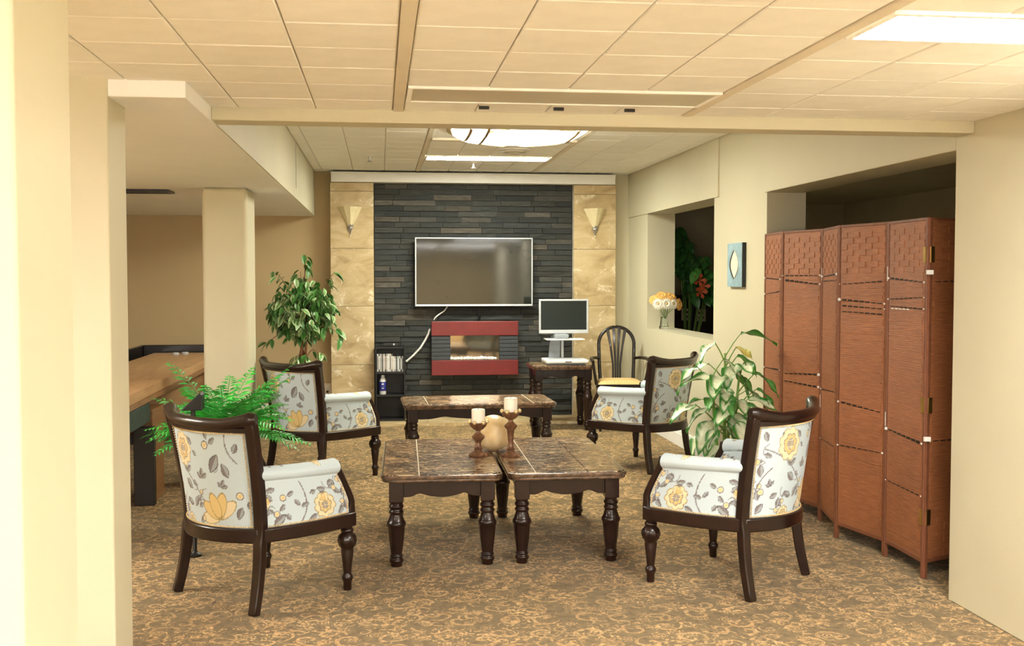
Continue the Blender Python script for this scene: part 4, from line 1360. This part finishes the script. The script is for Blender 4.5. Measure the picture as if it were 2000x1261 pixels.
for p, nl in tips:
    st = Vector((0, 0, .87 if p.z > .78 else .62))
    up = max(0, p.z-st.z)
    pts = []
    for k in range(6):
        u = k/5
        q = st.lerp(p, u); q.z += .10*math.sin(PI*u)
        pts.append(q)
    MB().tube([tuple(q) for q in pts], [.006, .005, .0045, .004, .003, .002], 5).build('branch', M['bark'], t, smooth=60)
    out = Vector((p.x, p.y, 0)).normalized() if Vector((p.x, p.y, 0)).length > .01 else Vector((1, 0, 0))
    for i in range(nl):
        if count >= 300: break
        u = 1-.30*i/nl
        k = min(4, int(u*5)); q = pts[k].lerp(pts[k+1], u*5-k) if u < 1 else pts[5]
        a2 = math.atan2(out.y, out.x) + rnd.uniform(-1.5, 1.5)
        d = Vector((math.cos(a2), math.sin(a2), rnd.uniform(-1.5, -.15)))
        place_leaf(rnd.choice(lf), t, q + Vector((rnd.uniform(-.03, .03), rnd.uniform(-.03, .03), rnd.uniform(-.03, .03))), d, rnd.uniform(-.7, .7), rnd.uniform(.8, 1.2)); count += 1

# the remaining small leaves of the crown, beyond the ones that can be picked out
mb = MB(); cs = []
for i in range(620):
    a = rnd.uniform(0, 2*PI); b_ = rnd.uniform(-1, 1); rr = rnd.uniform(.1, 1)**.45
    p = Vector((.32*rr*math.cos(a)*math.sqrt(1-b_*b_), .26*rr*math.sin(a)*math.sqrt(1-b_*b_), 1.16+.30*rr*b_))
    a2 = rnd.uniform(0, 2*PI)
    d = Vector((math.cos(a2), math.sin(a2), rnd.uniform(-1.6, -.1))).normalized()
    Mx = Matrix.Translation(p) @ (d.to_track_quat('X', 'Z') @ Euler((rnd.uniform(-.8, .8), 0, 0)).to_quaternion()).to_matrix().to_4x4() @ Matrix.Scale(rnd.uniform(.75, 1.1), 4)
    src = rnd.choice(lf)
    ca = np.empty(len(src.vertices)*4, dtype=np.float32); src.color_attributes['Col'].data.foreach_get('color', ca)
    cs.append(ca.reshape(-1, 4)[:, :3])
    mb.add([tuple(v.co) for v in src.vertices], [tuple(f.vertices) for f in src.polygons], Mx)
mb.c = np.concatenate(cs)
o = mb.build('crown_leaves', M['leaf'], t, smooth=80); o['kind'] = 'stuff'

# fern behind the left armchair
t = thing('fern', 'bright green feathery fern in a pot behind the left armchair', 'plant', (-.88, 6.22, 0))
MB().lathe([(.11, 0), (.12, .01), (.125, .03), (.05, .05), (.04, .25), (.10, .30), (.13, .31), (.13, .33), (.01, .33)], 24).build('plant_stand', M['wood2'], t, smooth=40)
mb = MB().lathe([(.09, .331), (.095, .336), (.13, .50), (.14, .505), (.14, .53), (.122, .53), (.115, .505), (.01, .50)], 26); mb.build('pot', M['pot'], t, smooth=45)
MB().lathe([(.118, .503), (.116, .512), (.01, .516)], 18).build('soil', M['soil'], t)
rnd = random.Random(5)
def frond(L, az, el, droop, wd, green):
    mb = MB(); cs = []
    n = 22
    pts = []
    for k in range(n+1):
        u = k/n
        r_ = L*u*math.cos(el*(1-.25*u)); z = L*u*math.sin(el) - droop*L*u*u
        pts.append(Vector((r_*math.cos(az), r_*math.sin(az), z)))
    side = Vector((-math.sin(az), math.cos(az), 0))
    for k in range(n):
        a, b2 = pts[k], pts[k+1]; nn = len(mb.v); w = .0022
        mb.v += [tuple(a+side*w), tuple(a-side*w), tuple(b2-side*w), tuple(b2+side*w)]; mb.f.append((nn, nn+1, nn+2, nn+3)); cs += [np.array(green)*.8]*4
        if k < 3: continue
        u = k/n
        tdir = (b2-a).normalized()
        for s in (-1, 1):
            ln = wd*math.sin(PI*min(.98, .18+.80*u))**.8*rnd.uniform(.85, 1.15)
            dv = (side*s*.86 + tdir*.55 + Vector((0, 0, rnd.uniform(-.30, .22)))).normalized()
            nn = len(mb.v); bw = .0080
            base = a.lerp(b2, .5)
            mb.v += [tuple(base), tuple(base+dv*ln*.45+tdir*bw), tuple(base+dv*ln+Vector((0, 0, -.15*ln))), tuple(base+dv*ln*.45-tdir*bw)]
            mb.f += [(nn, nn+1, nn+2), (nn, nn+2, nn+3)]
            g = np.array(green)*rnd.uniform(.7, 1.3); cs += [g*.8, g, g*1.15, g]
    mb.c = np.clip(np.array(cs), 0, 1)
    me = mb.mesh('frond', 60)
    return me
for k in range(64):
    az = k*2.399; el = rnd.uniform(.35, 1.35)
    L = rnd.uniform(.40, .56)
    if k in (3, 11): el, L, az = 1.15, .62, (.3 if k == 3 else 2.6)
    green = (.045+rnd.uniform(0, .03), .44+rnd.uniform(-.12, .14), .07)
    o = put('frond', frond(L, az, el, rnd.uniform(.30, .70) if el < 1 else rnd.uniform(.2, .5), .10, green), M['leaf'], t, loc=(0, 0, .515))

# dieffenbachia by the screen
t = thing('dieffenbachia', 'broad leaved green and white plant between the right wall and the screen', 'plant', (2.165, 6.58, 0))
pot(t, .11, .145, .26, M['pot'])
rnd = random.Random(21)
dl = [broad_leaf(.215, .112, (.74, .80, .58), (.05, .24, .035), .30, s) for s in range(4)] + [broad_leaf(.21, .09, (.13, .36, .09), (.045, .20, .03), .30, s+4) for s in range(2)] + [broad_leaf(.18, .075, (.50, .40, .10), (.36, .38, .08), .3, 8)]
canes = [((0, 0), (.0, .0), .74), ((.03, -.03), (.08, -.04), .60), ((-.03, .02), (-.09, .0), .60), ((.0, -.04), (.0, -.10), .42)]
for ci, ((x0, y0), (x1, y1), h) in enumerate(canes):
    pts = [(x0+(x1-x0)*u, y0+(y1-y0)*u, .23+h*u) for u in (0, .25, .5, .75, 1)]
    MB().tube(pts, [.013, .012, .011, .010, .006], 8).build('cane', M['stem'], t, smooth=60)
    nlv = (14, 10, 10, 9)[ci]
    for i in range(nlv):
        u = .25+.75*(i+.5)/nlv
        p = Vector((x0+(x1-x0)*u, y0+(y1-y0)*u, .23+h*u))
        az = i*2.4+ci*1.3
        if math.sin(az) > .5: az = -az          # most blades lean to the light side
        el = .25+.75*u
        pet = Vector((math.cos(az)*math.cos(el), math.sin(az)*math.cos(el), math.sin(el)))
        pl = rnd.uniform(.10, .20)
        e = p+pet*pl
        MB().tube([tuple(p), tuple(p.lerp(e, .5)+Vector((0, 0, .008))), tuple(e)], [.005, .004, .003], 6).build('leaf_stalk', M['stem'], t, smooth=60)
        me = dl[6] if (ci == 0 and i == 11) else (rnd.choice(dl[:4]) if rnd.random() < .72 else dl[4])
        place_leaf(me, t, e, (math.cos(az), math.sin(az), -rnd.uniform(.25, 1.3)+.5*u), rnd.uniform(-.35, .35), rnd.uniform(.75, 1.1))

# ================================================================== NICHE: VASE, FLOWERS, PLAQUE
t = thing('glass_vase', 'clear waisted glass vase on the niche sill', 'vase', (2.665, 9.93, .9605))
out = [(.040, 0), (.045, .004), (.046, .02), (.036, .06), (.030, .10), (.032, .14), (.040, .18), (.050, .208)]
inn = [(.047, .208), (.036, .18), (.028, .14), (.026, .10), (.031, .06), (.040, .024), (.004, .020)]
MB().lathe(out+inn, 26).build('vase_body', M['glass'], t, smooth=60)
MB().lathe([(.039, .0212), (.032, .058), (.0262, .098), (.0272, .115), (.004, .1152)], 22).build('water', M['glass'], t, smooth=50)
def gerbera(loc, d, r, c, label, stem_to):
    t = thing('cut_flower', label, 'flower', loc, 0, 'flowers in the glass vase')
    dv = Vector(d).normalized(); q = dv.to_track_quat('Z', 'Y')
    Mx = q.to_matrix().to_4x4()
    for ring, (n, rr, zz, cc) in enumerate(((15, r, .004, c), (12, r*.72, .012, tuple(min(1, x*1.08) for x in c)))):
        for k in range(n):
            a = 2*PI*(k+.5*ring)/n
            lv = [(rr*.18, -.004, 0), (rr*.65, -r*.15, .010), (rr, -r*.06, .004), (rr, r*.06, .004), (rr*.65, r*.15, .010), (rr*.18, .004, 0)]
            mb = MB()
            R2 = Mx @ Matrix.Translation((0, 0, zz)) @ Matrix.Rotation(a, 4, 'Z')
            mb.add(lv + [(x, y, z-.0025) for x, y, z in lv], [(0,1,4,5), (1,2,3,4), (11,10,7,6), (10,9,8,7)] + [(i, (i+1) % 6, 6+(i+1) % 6, 6+i) for i in range(6)], R2)
            mb.build('petal', M['petal_'+('w' if c[2] > .5 else 'o')], t)
    mb = MB(); mb.lathe([(r*.24, .004), (r*.24, .016), (r*.12, .022)], 12, M=Mx); mb.build('flower_eye', M['cushion'], t, smooth=50)
    lo = Vector(stem_to)-Vector(loc)
    MB().tube([tuple(dv*.003), tuple(-dv*.03+Vector((0, 0, -.01))), tuple(lo*.55), tuple(lo)], .0026, 6).build('stalk', M['stem'], t, smooth=60)
M['petal_w'] = mat('white_petal', (.86, .82, .70), .6, var=.06)
M['petal_o'] = mat('orange_petal', (.82, .46, .12), .6, var=.15, vscale=30)
vx, vy, vz = 2.665, 9.93, .9605
for k, (dx, dy, dz, dd, r, c, lab) in enumerate((
        (-.105, -.06, .275, (-.45, -.6, .55), .058, (.82,.46,.12), 'orange flower at the left edge of the bouquet'),
        (-.035, -.075, .312, (-.1, -.6, .75), .060, (.82,.46,.12), 'orange flower at the top of the bouquet'),
        (.045, -.08, .300, (.2, -.6, .65), .058, (.82,.46,.12), 'orange flower at the upper right of the bouquet'),
        (.118, -.08, .232, (.6, -.75, .1), .058, (.82,.46,.12), 'orange flower drooping over the right of the vase'),
        (-.080, -.105, .238, (-.35, -.9, .15), .056, (.86,.82,.70), 'white flower at the lower left of the bouquet'),
        (-.008, -.118, .240, (0, -1, .2), .058, (.86,.82,.70), 'white flower at the front middle of the bouquet'),
        (.060, -.110, .240, (.3, -.95, .15), .052, (.86,.82,.70), 'white flower at the lower right of the bouquet'))):
    a = k*.9
    gerbera((vx+dx, vy+dy, vz+dz), dd, r, c, lab, (vx+.016*math.cos(a), vy+.016*math.sin(a), vz+.10))
t = thing('wall_plaque', 'blue wall plaque with a cream pointed oval', 'wall plaque', (2.558, 7.495, 1.38))
lens = [(.100*math.sin(PI*k/8)*(1 if True else 0), .05+.22*k/8) for k in range(9)]
poly = [(p, q) for p, q in lens] + [(-p, q) for p, q in reversed(lens[1:-1])]
MB().box(-.026, 0, -.155, .165, 0, .315).build('panel', M['plaque'], t, bevel=.002)
MB().box(-.025, 0, -.166, -.155, 0, .315).build('shaded_edge', M['black'], t)  # side shadow of the plaque put in as a black strip
MB().prism([(y*.92+.022, z*.96+.006) for y, z in poly], 'x', -.0275, -.026).build('oval_dark_line', M['black'], t)  # black curved line along one side of the cream oval
MB().prism([(y*.80-.006, z*.9+.016) for y, z in poly], 'x', -.032, -.026).build('pointed_oval', M['cream'], t, bevel=.001)

# ================================================================== LEFT SIDE: SHUFFLEBOARD
t = thing('shuffleboard_table', 'long wooden shuffleboard table with dark raised rim under the soffit', 'game table', (-1.78, 7.9, 0))
for k in range(6):
    MB().box(-.300+k*.1, -.2004+k*.1, -2.2, 2.35, .685, .750).build('plank', M['maple'], t, bevel=.0015)
MB().box(-.31, .315, -2.2, 2.35, .655, .685).build('underlayer', M['oak'], t, bevel=.003)
MB().box(-.455, -.425, -2.3, 2.52, .56, .815).build('rim', M['wood2'], t, bevel=.006)
MB().box(-.425, .42, 2.49, 2.52, .56, .815).build('rim', M['wood2'], t, bevel=.006)
MB().box(-.425, .30, 2.36, 2.49, .56, .58).build('gutter', M['felt'], t)
MB().box(-.425, -.31, -2.3, 2.36, .56, .58).build('gutter', M['felt'], t)
MB().box(.20, .24, -.55, 2.40, .42, .655).build('cradle_side', M['oak'], t, bevel=.004)
MB().box(-.42, -.38, -2.2, 2.40, .42, .56).build('cradle_side', M['oak'], t, bevel=.004)
MB().box(.235, .315, -1.6, -.82, .53, .650).build('end_panel', M['felt'], t, bevel=.006)
MB().box(-.38, .20, -2.1, 2.35, .44, .50).build('cradle_floor', M['oak'], t)
for y in (-.9, 1.7):
    MB().box(.225, .35, y, y+.07, 0, .50).build('leg', M['blackwood'], t, bevel=.004)
    MB().box(-.42, -.36, y, y+.35, 0, .44).build('leg', M['blackwood'], t, bevel=.004)
    MB().box(.245, .33, y+.075, y+.42, 0, .60).build('leg_cheek', M['oak'], t, bevel=.004)
for k, (x, y) in enumerate(((-.05, 2.05), (.02, 2.12))):
    tag(MB().lathe([(.028, 0), (.030, .004), (.030, .018), (.026, .022)], 18).build('puck', M['silver'], smooth=40), ('silver puck at the far end of the shuffleboard table', 'second silver puck beside the first on the shuffleboard')[k], 'puck').location = (-1.78+x, 7.9+y, .7505)
t = thing('sign_stand', 'black slanted panel on a post in front of the fern', 'stand', (-.965, 5.70, 0))
MB().lathe([(.035, 0), (.035, .012), (.02, .02), (.012, .03), (.012, .77)], 20).build('post', M['black'], t, smooth=40)
MB().prism([(-.055, .765), (.052, .765), (.052, .845), (.042, .858)], 'y', -.045, .045).build('panel', M['black'], t, bevel=.004)

# ================================================================== DARK ROOM SEEN THROUGH THE WINDOW
t = thing('dark_cabinet', 'dark wooden cabinet seen through the niche window', 'cabinet', (3.62, 11.62, 0))
MB().box(-.75, .75, -.22, .30, 0, 1.25).build('body', M['wood2'], t, bevel=.004)
for x in (-.72, -.24, .24):
    d = MB().box(x, x+.46, -.24, -.222, .08, 1.20).build('door', M['wood'], t, bevel=.004)
    MB().sphere((x+.42, -.252, .65), .012, 8, 6).build('knob', M['brass'], d, smooth=60)
for k, (x, y, z) in enumerate(((3.30, 11.374, .98), (3.47, 11.374, .97))):
    o = thing('paper_card', ('pale paper card behind the window, beside the bouquet', 'pale paper card behind the window, farther from the bouquet')[k], 'card', (x, y, z))
    MB().box(-.05, .05, -.003, .001, 0, .13).build('card', M['cream'], o)
    MB().box(-.03, .03, -.0045, -.003, .03, .05).box(-.03, .03, -.0045, -.003, .08, .10).build('printed_lines', M['charcoal'], o)
t = thing('climbing_plant', 'dark leafy plant with orange flowers behind the niche window', 'plant', (3.16, 10.90, 0))
pot(t, .14, .18, .40, M['pot'])
rnd = random.Random(33)
dk = [leaf_mesh('leaf', .13, .085, (.06, .24, .05), (.035, .14, .03), .5, .1, 6, 0, s) for s in range(2)] + [leaf_mesh('leaf', .12, .085, (.16, .50, .10), (.09, .34, .06), .5, .1, 6, 0, 5)]
for q in range(14):
    u0 = q/13
    top = Vector((-.13+.42*u0+rnd.uniform(-.04, .04), rnd.uniform(-.22, .10), 1.92-.50*u0+rnd.uniform(-.10, .06)))
    tip = top + Vector((rnd.uniform(-.03, .10), rnd.uniform(-.15, .0), -rnd.uniform(.10, .40)))
    pts = [Vector((0, 0, .37)).lerp(top, u)+Vector((.12*u*(1-u), 0, .25*u*(1-u))) for u in (0, .25, .5, .75, 1)] + [top.lerp(tip, .5)+Vector((0, 0, .05)), tip]
    MB().tube([tuple(p) for p in pts], [.010, .008, .007, .006, .005, .004, .003], 6).build('vine', M['stem'], t, smooth=60)
    for i in range(18):
        u = rnd.uniform(3.1, 5.99); k = int(u); p = pts[k].lerp(pts[k+1], u-k)
        a2 = rnd.uniform(0, 2*PI)
        place_leaf(dk[2] if rnd.random() < .2 else rnd.choice(dk[:2]), t, p, (.5*math.cos(a2), math.sin(a2)-.4, rnd.uniform(-.9, .1)), rnd.uniform(-.6, .6), rnd.uniform(.8, 1.25))
M['bloom'] = mat('orange_bloom', (.55, .10, .03), .6, var=.2)
for k, (x, y, z) in enumerate(((.05, -.30, 1.42), (.07, -.29, 1.30), (.10, -.28, 1.36))):
    mb = MB()
    for q in range(5):
        a = q*2*PI/5
        mb.add([(x, y, z), (x+.055*math.cos(a-.4), y-.02, z+.055*math.sin(a-.4)), (x+.07*math.cos(a), y-.03, z+.07*math.sin(a)), (x+.055*math.cos(a+.4), y-.02, z+.055*math.sin(a+.4))], [(0,1,2,3)])
    mb.build('bloom', M['bloom'], t)

# ================================================================== BEHIND THE VIEWER: an added window that lights the front
added_win = struct('added_window', MB().box(-3.1, .5, -2.5, -2.46, .45, .51).box(-3.1, .5, -2.5, -2.46, 2.04, 2.10).box(-3.1, -3.04, -2.5, -2.46, .51, 2.04).box(.44, .5, -2.5, -2.46, .51, 2.04).box(-1.93, -1.87, -2.5, -2.46, .51, 2.04).box(-.73, -.67, -2.5, -2.46, .51, 2.04), M['white'], 'wide window added out of view behind the viewer')
for x0, x1 in ((-3.04, -1.93), (-1.87, -.73), (-.67, .44)):
    MB().box(x0, x1, -2.49, -2.48, .51, 2.04).build('pane', M['added_daylight'], added_win)  # glowing panes added as a light source for the front
